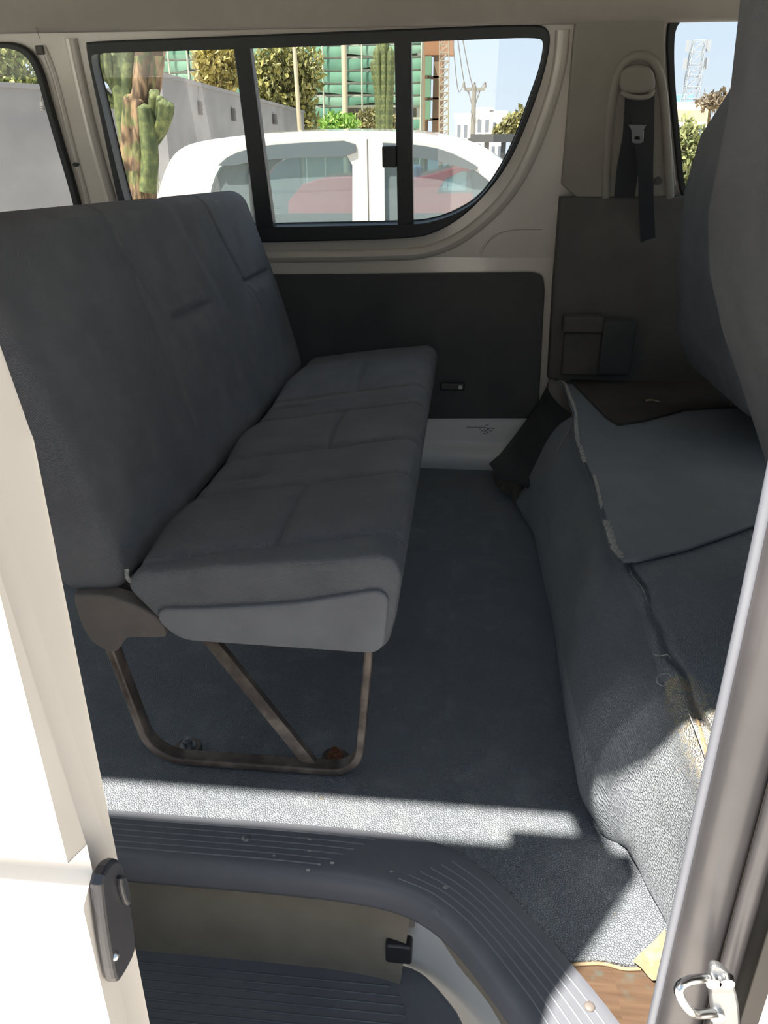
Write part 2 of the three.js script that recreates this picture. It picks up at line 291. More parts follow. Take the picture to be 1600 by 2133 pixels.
{
  const g = extr(shapeOf([[-2.42, -.03], [1.62, -.03], [1.62, .6], [-2.42, .6]], [W1o, W2o, W3o]), .03); g.translate(0, 0, -.03);
  mesh('side_sheet', g, M.paint, wallFar);
  // pressed ridges that follow the window and the pillars
  const ridge = (list, r, flat, off = 0) => { const pts = smoothPoly(list.map(([a, b]) => onWall(a, b)), 2, false).map(([x, v]) => V(x, v, off)); const t = tube(pts, r, 90, 10); const p = t.attributes.position; for (let i = 0; i < p.count; i++) p.setZ(i, off + (p.getZ(i) - off) * flat); t.computeVertexNormals(); return t; };
  mesh('pressed_ridge', ridge([[1172, 62], [1168, 130], [1148, 210], [1112, 310], [1075, 385], [1025, 445], [960, 497], [900, 522], [850, 530], [590, 534], [300, 538]], .017, .8), M.paint, wallFar);
  mesh('pressed_ridge', ridge([[1000, 530], [1012, 505], [1040, 482], [1075, 476], [1130, 476]], .0035, .8), M.paint, wallFar);
  mesh('pressed_ridge', ridge([[148, 80], [165, 160], [190, 270], [212, 350], [238, 440], [250, 500]], .016, .9), M.paint, wallFar);
  mesh('pressed_ridge', ridge([[90, 96], [112, 150], [130, 220], [150, 300], [172, 380], [195, 470]], .008, .7), M.paint, wallFar);
  const [hx, hv] = onWall(160, 342); mesh('trim_hole', new THREE.CylinderGeometry(.009, .009, .004, 14).scale(1, 1, .6).rotateX(Math.PI / 2).translate(hx, hv, .004), M.rubber, wallFar);
  const [cx2, cv2] = onWall(86, 104); mesh('trim_clip', box(.02, .02, .012, cx2, cv2, .006, .003), M.darkTrim, wallFar);
}
const wallLow = group('wall_lower'); st(wallLow, 'white painted lower side of the van behind the dark panel', 'wall');
{
  mesh('side_sheet', box(4.04, .68, .03, -.4, .26, -2.205), M.paint, wallLow);
  // white sill with a rolled bead below the dark panel
  const prof = [[-2.19, .2], [-2.178, .165], [-2.178, .085], [-2.172, .075], [-2.165, .068], [-2.150, .06], [-2.143, .04], [-2.146, .018], [-2.16, -.004]];
  const sc = canvasTex(1024, 256, (g, w, h) => { g.fillStyle = '#d9dadb'; g.fillRect(0, 0, w, h); const r = rng(3); g.strokeStyle = 'rgba(35,38,42,.85)'; g.lineWidth = 1.6; const sx = (.5 + (.055) / 1) * w; for (let k = 0; k < 16; k++) { g.beginPath(); const x = sx + r() * 46, y = 120 + r() * 26; g.moveTo(x, y); g.lineTo(x + (r() - .3) * 22, y + (r() - .5) * 12); g.stroke(); } g.beginPath(); g.moveTo(sx - 30, 128); g.lineTo(sx + 30, 127); g.stroke(); for (let k = 0; k < 60; k++) { g.fillStyle = `rgba(120,116,108,${.2 * r()})`; g.fillRect(r() * w, r() * h, 1 + 3 * r(), 1 + 2 * r()); } });
  sc.repeat.set(1, 4); sc.offset.set(.5, 0);
  const m = std({ map: sc, roughness: .4 });
  mesh('sill_panel', grid(2, prof.length - 1, (u, v, i, j) => V(lerp(-1.2, .2, u), prof[j][1], prof[j][0])), m, wallLow);
}
const sidePanel = group('trim_2'); st(sidePanel, 'dark grey hardboard panel on the van side below the window', 'panel');
{
  const q = [[-200, 572], [600, 572], [1108, 568], [1131, 572], [1135, 605], [1130, 700], [1121, 872], [1000, 872], [-300, 872]].map(([a, b]) => { const p = onZ(a, b, -2.172); return [p.x, p.y]; });
  q[0][0] = q[8][0] = -1.7; const s = roundPoly(q, .02, 5); const g = extr(shapeOf(s), .014, .003); g.translate(0, 0, -2.186);
  mesh('panel_board', g, M.panel, sidePanel);
  const a = onZ(918, 800, -2.17), b = onZ(968, 800, -2.17);
  const h = mesh('bench_hook', box(b.x - a.x, .022, .012, (a.x + b.x) / 2, a.y - .004, -2.164, .004), M.blackPlastic, sidePanel);
  mesh('hook_bolt', new THREE.CylinderGeometry(.006, .006, .006, 12).rotateX(Math.PI / 2).translate(b.x - .012, a.y - .004, -2.156), M.steel, h);
}
function windowUnit(name, label, outer, inner, bars, panes) {
  const w = wallGroup(name); st(w, label, 'window');
  const g = extr(shapeOf(outer, [inner]), .05, .004); g.translate(0, 0, -.032); mesh('rubber_frame', g, M.rubber, w);
  for (const b of bars) { const gg = extr(shapeOf(b), .034, .003); gg.translate(0, 0, -.024); mesh('divider', gg, M.rubber, w); }
  for (const p of panes) { const s = new THREE.ShapeGeometry(shapeOf(p), 6); s.translate(0, 0, -.012); mesh('pane', s, M.glass, w); }
  return w;
}
{
  const q = (l) => l.map(([a, b]) => onWall(a, b));
  const clip = (x0, x1) => { // part of the glass outline between two slanted dividers
    const s = (p, e) => { const [t, b] = e; const k = (p[1] - t[1]) / (b[1] - t[1]); return p[0] - lerp(t[0], b[0], k); };
    let poly = W1i; const cut = (poly, e, sign) => { const out = []; for (let i = 0; i < poly.length; i++) { const a = poly[i], b = poly[(i + 1) % poly.length], da = s(a, e) * sign, db = s(b, e) * sign; if (da >= 0) out.push(a); if (da * db < 0) { const t = da / (da - db); out.push([lerp(a[0], b[0], t), lerp(a[1], b[1], t)]); } } return out; };
    if (x0) poly = cut(poly, x0, 1); if (x1) poly = cut(poly, x1, -1); return poly;
  };
  const dA = [onWall(508, 98), onWall(553, 473)], dB = [onWall(840, 84), onWall(846, 469)];
  const w1 = windowUnit('window_1', 'large sliding side window with two dark dividers', W1o, W1i,
    [q([[488, 95], [522, 94], [572, 476], [536, 478]]), q([[822, 82], [857, 81], [862, 470], [829, 471]])],
    [clip(null, dA), clip(dA, dB), clip(dB, null)]);
  const [lx, lv] = onWall(812, 325); mesh('latch', box(.036, .05, .02, lx, lv, .008, .004), M.rubber, w1);
  const ft = canvasTex(256, 256, (g, w, h) => { g.clearRect(0, 0, w, h); const r = rng(4); g.strokeStyle = 'rgba(235,240,242,.75)'; g.lineWidth = 3; for (let j = 0; j < 9; j++) { for (let x = 20; x < 90 + 130 * r(); x += 14) { g.beginPath(); g.moveTo(x, 24 + j * 24 + 4 * r()); g.lineTo(x + 4 + 8 * r(), 24 + j * 24 + 8 * r()); g.stroke(); } } });
  const [sx, sv] = onWall(577, 448); const sg = new THREE.PlaneGeometry(.04, .05); sg.translate(sx + .006, sv, -.010);
  mesh('etched_marking', sg, std({ map: ft, transparent: true, roughness: .6 }), w1, true);
  windowUnit('window_2', 'side window beside the rear of the bench seat', W2o, W2i, [], [W2i]);
  windowUnit('window_3', 'front side window beyond the seat belt pillar', W3o, W3i, [], [W3i]);
}
// pillar trim with belt
const pillar = wallGroup('trim_3'); st(pillar, 'beige plastic pillar trim between the side windows', 'pillar trim');
{
  const s = wp([[1199, 30], [1210, 12], [1300, 4], [1405, 0], [1390, 38], [1384, 75], [1386, 150], [1400, 300], [1412, 412], [1300, 412], [1168, 412], [1178, 300]], .03, 1);
  const g = extr(shapeOf(s), .04, .006, 3); g.translate(0, 0, -.004); mesh('pillar_cover', g, M.beige, pillar);
  const pts = smoothPoly([[1262, 412], [1266, 300], [1278, 190], [1296, 132], [1330, 112], [1362, 124], [1380, 170], [1388, 260], [1396, 412]].map(([a, b]) => onWall(a, b, .04)), 2, false).map(([x, v]) => V(x, v, .036));
  mesh('belt_recess_rim', tube(pts, .011, 70, 10), M.beige, pillar);
  const [bx, bv] = onWall(1371, 377, .04); mesh('trim_screw', new THREE.CylinderGeometry(.009, .009, .008, 14).rotateX(Math.PI / 2).translate(bx, bv, .04), M.darkTrim, pillar);
}
const lowTrim = group('trim_4'); st(lowTrim, 'dark moulded lower pillar trim behind the front platform', 'pillar trim');
{
  const q = [[1168, 410], [1420, 408], [1700, 405], [1700, 830], [1300, 830], [1142, 790], [1153, 600]].map(([a, b]) => { const p = onZ(a, b, -2.12); return [p.x, p.y]; });
  const g = extr(shapeOf(q), .05, .008, 3); g.translate(0, 0, -2.17); mesh('trim_cover', g, M.darkTrim, lowTrim);
  const bx = (a, b, c, d, t, m) => { const p = onZ(a, b, -2.11), r = onZ(c, d, -2.11); return box(r.x - p.x, p.y - r.y, t, (p.x + r.x) / 2, (p.y + r.y) / 2, -2.12 + t / 2, .006); };
  mesh('ledge', bx(1172, 655, 1252, 690, .045), M.darkTrim, lowTrim);
  mesh('pocket', bx(1176, 690, 1248, 780, .025), M.darkTrim, lowTrim);
  mesh('pocket', bx(1254, 664, 1306, 775, .05), M.panel, lowTrim);
}
const seatBelt = wallGroup('seat_belt'); tag(seatBelt, 'dark seat belt hanging from its beige pillar anchor', 'seat belt');
{
  const at = (a, b, off = .05) => { const [x, v] = onWall(a, b, off); return V(x, v, off); };
  const cap = extr(shapeOf(wp([[1290, 180], [1292, 150], [1308, 137], [1330, 134], [1350, 138], [1362, 152], [1364, 178], [1358, 192], [1325, 197], [1298, 194]], .05, 2)), .03, .009, 3); cap.translate(0, 0, .037);
  mesh('anchor_cover', cap, M.beige, seatBelt);
  mesh('guide_loop', tube([at(1296, 192, .06), at(1310, 200, .07), at(1330, 203, .07), at(1352, 200, .07), at(1360, 188, .06)], .006, 30, 8), M.beige, seatBelt);
  const ribbon = (L, R, off, n = 14) => grid(3, n, (u, v) => { const i = v * (L.length - 1), k = Math.min(L.length - 2, Math.floor(i)), t = i - k; const a = at(lerp(L[k][0], L[k + 1][0], t), lerp(L[k][1], L[k + 1][1], t), off), b = at(lerp(R[k][0], R[k + 1][0], t), lerp(R[k][1], R[k + 1][1], t), off); const q = a.lerp(b, u); q.z = off + .004 * Math.sin(v * 5 + u); return q; });
  mesh('webbing', ribbon([[1302, 200], [1297, 280], [1285, 350], [1280, 412]], [[1361, 200], [1358, 280], [1335, 330], [1322, 412]], .056), M.belt, seatBelt);
  mesh('webbing', ribbon([[1310, 200], [1318, 280], [1328, 340], [1330, 420], [1338, 560], [1350, 740]], [[1363, 200], [1362, 280], [1360, 350], [1362, 430], [1370, 560], [1384, 740]], .063), M.belt, seatBelt);
  const tongue = extr(shapeOf([[1310, 262], [1304, 259], [1349, 260], [1344, 264], [1341, 272], [1340, 295], [1335, 299], [1320, 299], [1316, 295], [1315, 272]].map(([a, b]) => onWall(a, b, .07)), [[[1321, 283], [1334, 283], [1334, 292], [1321, 292]].map(([a, b]) => onWall(a, b, .07))]), .004, .001); tongue.translate(0, 0, .068);
  mesh('buckle_tongue', tongue, M.chrome, seatBelt);
}

// ---------------------------------------------------------------- van: roof, other walls
function prismX(poly, x0, x1) { // poly of [z, y] extruded along x
  const g = new THREE.ExtrudeGeometry(shapeOf(poly), { depth: x1 - x0, bevelEnabled: false }); // shape x = z, shape y = y
  const m = new THREE.Matrix4().set(0, 0, 1, x0, 0, 1, 0, 0, 1, 0, 0, 0, 0, 0, 0, 1); g.applyMatrix4(m); const p = g.index; // mirrored, both sides are drawn
  g.deleteAttribute('normal'); const q = mergeVertices(g, 1e-5).toNonIndexed(); q.computeVertexNormals(); return q;
}
const ceiling = group('ceiling'); st(ceiling, 'beige cloth headliner under the van roof', 'ceiling');
{
  const inner = smoothPoly([[-2.112, 1.15], [-2.088, 1.122], [-2.072, 1.117], [-2.06, 1.124], [-2.045, 1.15], [-2.01, 1.21], [-1.93, 1.275], [-1.75, 1.325], [-1.4, 1.35], [-1.0, 1.35], [-.65, 1.32], [-.46, 1.26], [-.39, 1.19], [-.362, 1.17]], 2, false);
  mesh('headliner', grid(40, inner.length - 1, (u, v, i, j) => V(lerp(-2.42, 1.6, u), inner[j][1], inner[j][0])), M.headliner, ceiling);
  const outer = [[-.360, 1.17], [-.342, 1.2], [-.322, 1.25], [-.35, 1.31], [-.6, 1.385], [-1.2, 1.42], [-1.85, 1.39], [-2.1, 1.30], [-2.15, 1.18]];
  mesh('roof_skin', grid(4, outer.length - 1, (u, v, i, j) => V(lerp(-2.44, 1.62, u), outer[j][1], outer[j][0])), M.paint, ceiling);
  const a = onZ(48, -4, -2.03), b = onZ(84, 82, -2.07);
  mesh('headliner_seam', tube([V(a.x, a.y, -2.04), a.clone().lerp(b, .5).setZ(-2.052), b], .0012, 20, 6), M.headliner, ceiling);
}
const wallRear = group('wall_rear'); st(wallRear, 'rear end of the van with tailgate glass', 'wall');
{
  mesh('rear_panel', box(.04, .72, 1.86, -2.42, .2, -1.26, .01), M.paint, wallRear);
  mesh('rear_post', box(.05, .8, .16, -2.42, .9, -2.09, .01), M.paint, wallRear);
  mesh('rear_post', box(.05, .8, .16, -2.42, .9, -.42, .01), M.paint, wallRear);
  mesh('rear_header', box(.05, .16, 1.6, -2.42, 1.28, -1.26, .01), M.paint, wallRear);
  mesh('pane', box(.004, .68, 1.52, -2.42, .88, -1.26), M.glass, wallRear);
}
const wallFront = group('wall_front'); st(wallFront, 'front end of the van with windscreen', 'wall');
{
  mesh('dashboard', box(.3, .78, 1.86, 1.5, .29, -1.24, .04), M.darkTrim, wallFront);
  mesh('front_header', box(.05, .12, 1.7, 1.58, 1.24, -1.26, .01), M.beige, wallFront);
  mesh('windscreen', box(.004, .52, 1.7, 1.6, .93, -1.26), M.glass, wallFront);
}
const wallNear = group('wall_near'); st(wallNear, 'white near side of the van behind the sliding door and front door', 'wall');
{
  mesh('rear_quarter', box(1.1, .9, .05, -1.89, .14, -.30, .01), M.paint, wallNear);
  mesh('rear_post', box(.1, .52, .03, -1.33, .94, -.325, .01), M.paint, wallNear);
  mesh('rear_pane', box(1.0, .58, .004, -1.9, .88, -.31), M.glass, wallNear);
  mesh('front_door_pane', box(1.3, .46, .004, .95, .94, -.3), M.glass, wallNear);
}
const bodySide = group('door_1'); st(bodySide, 'sunlit white front door skin outside the door pillar', 'door');
{
  const prof = [[-.262, -.4], [-.250, -.1], [-.238, .2], [-.234, .5], [-.240, .69], [-.255, .72]];
  mesh('door_skin', grid(30, prof.length - 1, (u, v, i, j) => V(lerp(.1465, 1.5, u), prof[j][1], prof[j][0] - .004 * Math.exp(-u * 40))), M.paint, bodySide);
  mesh('door_lining', box(1.35, 1.1, .02, .83, .17, -.29, .008), M.darkTrim, bodySide);
}
// door pillar with weatherstrips
const post = group('door_pillar'); st(post, 'grey rubber weatherstrip running down the door pillar', 'weatherstrip');
{
  const run = (x, z, r, sx, m, name) => { const g = tube([V(x, -.4, z), V(x + .001, 0, z), V(x, .4, z), V(x - .001, .75, z), V(x - .004, 1.0, z - .015), V(x - .006, 1.18, z - .04)], r, 60, 14); g.translate(-x, 0, 0); g.scale(sx, 1, 1); g.translate(x, 0, 0); return mesh(name, g, m, post); };
  run(.1285, -.274, .0125, .88, M.rubberGrey, 'weatherstrip');
  run(.1175, -.278, .0028, 1, M.stepPlastic, 'seal_lip');
  run(.1405, -.262, .0045, 1, M.rubberGrey, 'outer_lip');
  mesh('pillar_core', box(.07, 1.6, .04, .168, .4, -.305, .01), M.paint, post);
}
const striker = group('door_striker'); tag(striker, 'chrome door striker loop on its plate beside weatherstrip', 'door striker');
{
  const z = -.248, q = (a, b, zz = z) => onZ(a, b, zz);
  const plate = extr(shapeOf(smoothPoly([[1474, 2010], [1482, 2000], [1500, 2004], [1518, 2020], [1530, 2050], [1538, 2090], [1540, 2150], [1515, 2190], [1480, 2190], [1482, 2120], [1474, 2060]].map(([a, b]) => { const p = q(a, b); return [p.x, p.y]; }), 2)), .004, .0012); plate.translate(0, 0, z - .001);
  mesh('plate', plate, M.steel, striker);
  for (const [a, b] of [[1484, 2040], [1512, 2040], [1492, 2110]]) { const p = q(a, b, z + .003); const s = new THREE.CylinderGeometry(.0034, .0038, .003, 14).rotateX(Math.PI / 2).translate(p.x, p.y, z + .004); mesh('screw', s, M.chrome, striker); }
  mesh('loop', tube([q(1478, 2036, z), q(1462, 2038, z + .008), q(1428, 2046, z + .016), q(1414, 2058, z + .02), q(1418, 2078, z + .02), q(1436, 2104, z + .018), q(1452, 2112, z + .012), q(1480, 2111, z + .006), q(1508, 2110, z)], .0021, 60, 10), M.chrome, striker);
}
// sliding door, open
const slider = group('sliding_door'); tag(slider, 'open white sliding door with beige front edge', 'sliding door');
{
  const outerP = [[-.232, -.42], [-.226, 0], [-.218, .3], [-.216, .532], [-.228, .540], [-.228, .556], [-.213, .562], [-.213, .73], [-.243, 1.215]];
  const innerP = [[-.278, 1.215], [-.252, .73], [-.249, .5], [-.249, -.42]];
  const fx = (y) => -.1505 - .024 * sstep(.7, .84, y) - .01 * sstep(.84, 1.2, y);
  for (const P of [outerP, innerP]) { const L = P.findIndex((q, i) => i + 1 < P.length && Math.min(q[1], P[i + 1][1]) <= .73 && Math.max(q[1], P[i + 1][1]) > 1); const a = P[L], b = P[L + 1]; P.splice(L + 1, 0, ...[.78, .84, .95].map((y) => [lerp(a[0], b[0], (y - a[1]) / (b[1] - a[1])), y]).sort((p, q) => a[1] < b[1] ? p[1] - q[1] : q[1] - p[1])); }
  mesh('door_skin', grid(10, outerP.length - 1, (u, v, i, j) => V(lerp(-1.28, fx(outerP[j][1]), u), outerP[j][1], outerP[j][0])).toNonIndexed(), M.paint, slider);
  mesh('door_lining', grid(10, innerP.length - 1, (u, v, i, j) => V(lerp(-1.28, fx(innerP[j][1]), u), innerP[j][1], innerP[j][0])).toNonIndexed(), M.paint, slider);
  for (const x of [-.15, -1.28]) { const s = new THREE.ShapeGeometry(shapeOf([...outerP, ...innerP].map(([z, y]) => [-z, y]))); s.rotateY(Math.PI / 2); { const p = s.attributes.position; for (let i = 0; i < p.count; i++) p.setX(i, x < -1 ? x : fx(p.getY(i)) - .0002); } mesh('edge', s, M.paint, slider); }
  mesh('door_top', box(1.09, .004, .034, -.735, 1.214, -.26), M.paint, slider);
  mesh('door_glass', grid(2, 2, (u, v) => V(lerp(-1.15, -.27, u), lerp(.78, 1.12, v), lerp(-.214, -.2345, v))), M.filmGlass, slider);
  const yz = (a, b) => { const p = onX(a, b, -.1485); return [-p.z, p.y]; };
  const lt = extr(shapeOf(smoothPoly([[212, 1792], [228, 1785], [238, 1800], [252, 1870], [266, 1950], [264, 1985], [240, 2030], [226, 2048], [219, 2035], [205, 1960], [194, 1880], [190, 1830]].map(([a, b]) => yz(a, b)), 1)), .006, .0018); lt.rotateY(Math.PI / 2); lt.translate(-.150, 0, 0);
  const latch = mesh('latch_cover', lt, M.blackPlastic, slider);
  const sl = extr(shapeOf(smoothPoly([[222, 1822], [236, 1822], [246, 1880], [236, 1885], [224, 1850]].map(([a, b]) => yz(a, b)), 1)), .003, .001); sl.rotateY(Math.PI / 2); sl.translate(-.1445, 0, 0); mesh('latch_claw', sl, M.blackPlastic, latch);
  { const p = onX(243, 1992, -.1435); mesh('latch_screw', new THREE.SphereGeometry(.0022, 10, 8).translate(-.1445, p.y, p.z), M.chrome, latch); }
  mesh('roller_bracket', box(.10, .02, .045, -.29, 1.2, -.285, .004), M.steel, slider);
  // upper roller arm that bridges the gap to the roof rail
  mesh('roller_arm', bar(V(-.222, 1.2, -.27), V(-.242, 1.2, -.37), .034, .012), M.steel, slider);
}

// ---------------------------------------------------------------- bench seat
const bench = group('bench_seat', 0, 0, 0); tag(bench, 'three-place grey fabric bench seat on dark metal legs', 'bench seat');
function pillow(profile, z0, z1, r, N, K, disp) {         // closed profile swept along z with rounded ends
  const P = resample(profile, N); const nrm = P.map((p, i) => { const a = P[(i + N - 1) % N], b = P[(i + 1) % N]; const d = [b[0] - a[0], b[1] - a[1]], l = Math.hypot(...d); return [d[1] / l, -d[0] / l]; });
  let area = 0; P.forEach((p, i) => { const b = P[(i + 1) % N]; area += p[0] * b[1] - b[0] * p[1]; }); if (area < 0) nrm.forEach((q) => { q[0] *= -1; q[1] *= -1; });
  const zs = []; for (let k = 0; k <= K; k++) zs.push(lerp(z0, z1, k / K));
  for (const f of [.004, .012, .03, .07, .14, .25, .45, .7]) { zs.push(z0 + (z1 - z0 > 0 ? 1 : -1) * r * f, z1 - (z1 - z0 > 0 ? 1 : -1) * r * f); }
  zs.sort((a, b) => (z1 > z0 ? a - b : b - a));
  const ring = (z) => { const d = Math.min(Math.abs(z - z0), Math.abs(z1 - z)); const e = d < r ? r - Math.sqrt(Math.max(0, r * r - (r - d) * (r - d))) : 0; return P.map((p, i) => { const dd = disp ? disp(p[0], p[1], z, nrm[i]) * (1 - e / r) : 0; return V(p[0] - nrm[i][0] * (e - dd), p[1] - nrm[i][1] * (e - dd), z); }); };
  const rings = zs.map(ring); const body = grid(N, zs.length - 1, (u, v, i, j) => rings[j][i % N], true);
  return { body, caps: [rings[0], rings[rings.length - 1]] };
}
{
  const backProf = roundPoly([[-.438, .285, .05], [-.455, .36, .3], [-.52, .575, .6], [-.582, .775, .045], [-.69, .752, .05], [-.568, .372, .2], [-.532, .276, .046]], .05, 10);
  const zN = -.868, zF = -2.135;
  const bd = (x, y, z, n) => {
    const fr = sstep(.3, .75, n[0]); let d = 0;
    const seam = (zc, yy) => zc - .10 * sstep(.76, .45, yy);                  // seams lean a little towards the wall
    d += .012 * Math.sin(clamp((y - .3) / .46, 0, 1) * Math.PI) * fr * (z > -1.28 ? Math.sin(clamp((-.868 - z) / .41, 0, 1) * Math.PI) : .5);
    d -= .007 * gauss(z - seam(-1.27, y), .007) * sstep(.30, .5, y) * Math.max(fr, .8 * sstep(0, .5, n[1]));
    d -= .006 * gauss(z - seam(-1.60, y), .03) * sstep(.35, .55, y) * Math.max(fr, .6);
    d -= .006 * gauss(z - seam(-1.78, y), .008) * sstep(.34, .5, y) * Math.max(fr, .8 * sstep(0, .5, n[1]));
    d -= .010 * gauss(y - .572 - .02 * (z + 1.4), .006) * fr * sstep(-1.60, -1.50, z) * sstep(-1.345, -1.36, z);
    d -= .010 * gauss(y - .572, .006) * fr * sstep(-2.1, -2.03, z) * sstep(-1.83, -1.845, z);
    d += .009 * fr * sstep(.572, .54, y) * sstep(.4, .54, y) * (sstep(-1.62, -1.5, z) * sstep(-1.345, -1.37, z) + sstep(-2.12, -2.0, z) * sstep(-1.83, -1.86, z));
    return d;
  };
  const B = pillow(backProf, zN, zF, .030, 300, 330, bd);
  const back = mesh('backrest', merge([B.body, fan(B.caps[0], true), fan(B.caps[1], false)]), M.fabric, bench);
  const cushProf = roundPoly([[-.058, .382, .045], [-.068, .295, .1], [-.082, .232, .032], [-.365, .236, .05], [-.43, .316, .05], [-.41, .338, .03], [-.24, .360, .5]], .03, 10);
  const cz = [-1.13, -1.30, -1.53, -1.68];
  const cd = (x, y, z, n) => {
    const top = sstep(.3, .8, n[1]); let d = 0;
    const slant = .12 * (x + .24);                                          // cross seams run slightly askew
    const cross = (z0, dep, w) => -dep * gauss(z - (z0 - slant), w);
    d += cross(-.905, .009, .006) * top; for (const q of cz) d += cross(q, .011, .0065) * top; d += cross(-2.04, .009, .006) * top;
    for (const [a, b] of [[-.905, -1.13], [-1.30, -1.53], [-1.68, -2.04]]) { const k = sstep(a - slant, a - slant - .015, z) * sstep(b - slant, b - slant + .015, z); d -= .008 * gauss(x + .235, .0055) * k * top; d += .010 * Math.sin(clamp((z - a + slant) / (b - a), 0, 1) * Math.PI) * top * k; }
    for (const zc of [-1.185, -1.61]) d -= .022 * gauss(x + .37, .04) * gauss(z - zc + .1 * (x + .37), .011) * top;
    d += .006 * (fbm(x * 14 + 3, z * 14, 3) - .45) * top;
    return d;
  };
  const Cc = pillow(cushProf, -.846, -2.12, .011, 300, 330, cd);
  const cush = mesh('seat_cushion', merge([Cc.body, fan(Cc.caps[1], false)]), M.fabric, bench);
  // plain cloth end panel below a stitched seam
  const end = roundPoly([[-.085, .238, .022], [-.36, .242, .045], [-.402, .288, .02], [-.33, .292, .4], [-.2, .308, .4], [-.076, .338, .016]], .02, 6);
  const eg = extr(shapeOf(resample(end, 90)), .02, .004, 3); eg.translate(0, 0, -.858); mesh('side_panel', eg, M.fabricSide, cush);
  mesh('end_panel', fan(Cc.caps[0], true), M.fabric, cush);
  // leg frames
  const path = roundPoly([[-.476, .22, .01], [-.437, .010, .06], [-.125, .010, .045], [-.105, .245, .01]], .05, 14);
  const idx = path.slice(7, path.length - 8);
  function legFrame(z, nm) {
    const pts = [[-.478, .24], ...path.slice(9, path.length - 9), [-.104, .25]]; const R = resample(pts, 110, false); const w = .012, t = .006, sec = [[-t, -w], [t, -w], [t, w], [-t, w]];
    const secs = roundPoly(sec, .003, 3);
    const g = grid(secs.length, R.length - 1, (u, v, i, j) => { const a = R[Math.max(0, j - 1)], b = R[Math.min(R.length - 1, j + 1)]; const d = [b[0] - a[0], b[1] - a[1]], l = Math.hypot(...d), s = secs[i % secs.length]; return V(R[j][0] - d[1] / l * s[0], Math.max(.0005, R[j][1] + d[0] / l * s[0]), z + s[1]); }, true);
    const f = mesh('leg_frame', g, M.tubeMetal, bench);
    mesh('brace', bar(V(-.345, .245, z - .004), V(-.196, .012, z - .004), .018, .011, V(0, 0, 1)), M.tubeMetal, f);
    for (const [x, m] of [[-.395, M.steel], [-.165, M.rust]]) {
      const tab = mesh('foot_tab', new THREE.CylinderGeometry(.02, .021, .004, 20).translate(x, .0025, z - .03), M.tubeMetal, f);
      const b = mergeGeometries([new THREE.CylinderGeometry(.012, .012, .002, 18).translate(x, .0055, z - .03).toNonIndexed(), new THREE.CylinderGeometry(.0075, .0075, .009, 6).translate(x, .011, z - .03).toNonIndexed(), new THREE.CylinderGeometry(.0045, .0045, .006, 10).translate(x, .017, z - .03).toNonIndexed()]);
      mesh('bolt', b, m, tab === undefined ? f : f);
    }
  }
  legFrame(-.872); legFrame(-2.02);
  mesh('seat_pan', box(.27, .016, 1.2, -.22, .228, -1.49, .004), M.tubeMetal, bench);
  mesh('cross_tube', rod(V(-.47, .26, -.9), V(-.47, .26, -2.1), .013, 12), M.tubeMetal, bench);
  // hinge cover
  const hz = -.872, hp = smoothPoly([[148, 1238], [170, 1240], [215, 1239], [268, 1256], [318, 1280], [338, 1300], [346, 1322], [342, 1331], [268, 1330], [258, 1335], [246, 1356], [232, 1362], [205, 1350], [184, 1332], [166, 1300]].map(([a, b]) => { const p = onZ(a, b, hz + .018); return [p.x, p.y]; }), 1);
  const hole = onZ(272, 1312, hz + .018), hh = []; for (let k = 0; k < 12; k++) hh.push([hole.x + .0055 * Math.cos(-k * Math.PI / 6), hole.y + .0055 * Math.sin(-k * Math.PI / 6)]);
  const hg = extr(shapeOf(hp, [hh]), .03, .005, 3); hg.translate(0, 0, hz - .012); mesh('hinge_cover', hg, M.bracket, bench);
  const pl = smoothPoly([[200, 1235], [262, 1195], [300, 1215], [345, 1285], [340, 1300], [300, 1275]].map(([a, b]) => { const p = onZ(a, b, -.9); return [p.x, p.y]; }), 1);
  const pg = extr(shapeOf(pl), .008); pg.translate(0, 0, -.908); mesh('recliner_plate', pg, M.darkTrim, bench);
  const th = onZ(264, 1196, -.86); mesh('loose_stitching', tube([V(th.x, th.y + .006, -.862), V(th.x + .003, th.y - .003, -.855), V(th.x + .012, th.y - .009, -.853), V(th.x + .022, th.y - .01, -.855)], .003, 24, 6), M.fray, bench);
}

// ---------------------------------------------------------------- front platform, seats
const platform = group('front_platform'); tag(platform, 'vinyl covered raised front floor with a torn seam', 'platform');
const silPts = [[1020, 968, .02], [1040, 1020, .02], [1080, 1050, .03], [1110, 1085, .06], [1130, 1150, .10], [1152, 1220, .12], [1180, 1400, .13], [1205, 1510, .14], [1242, 1600, .12], [1268, 1660, .08], [1300, 1735, .04], [1335, 1815, .02], [1392, 1930, .01]].map(([a, b, y]) => onY(a, b, y));
const silX = [...silPts.map((p) => [p.z, p.x]), [-.5, .31], [-.30, .34]], silY = [...silPts.map((p) => [p.z, p.y]), [-.5, .01], [-.3, .01]];
silX.sort((a, b) => a[0] - b[0]); silY.sort((a, b) => a[0] - b[0]);
const seamY = [[-2.2, .27], [-1.2, .262], [-.97, .262], [-.83, .258], [-.67, .25], [-.3, .24]];
const seamX = [[-2.185, .246], [-2.1, .272], [-1.8, .279], [-1.6, .265], [-1.44, .273], [-1.25, .268], [-1.1, .262], [-.97, .275], [-.83, .270], [-.67, .278], [-.3, .30]];
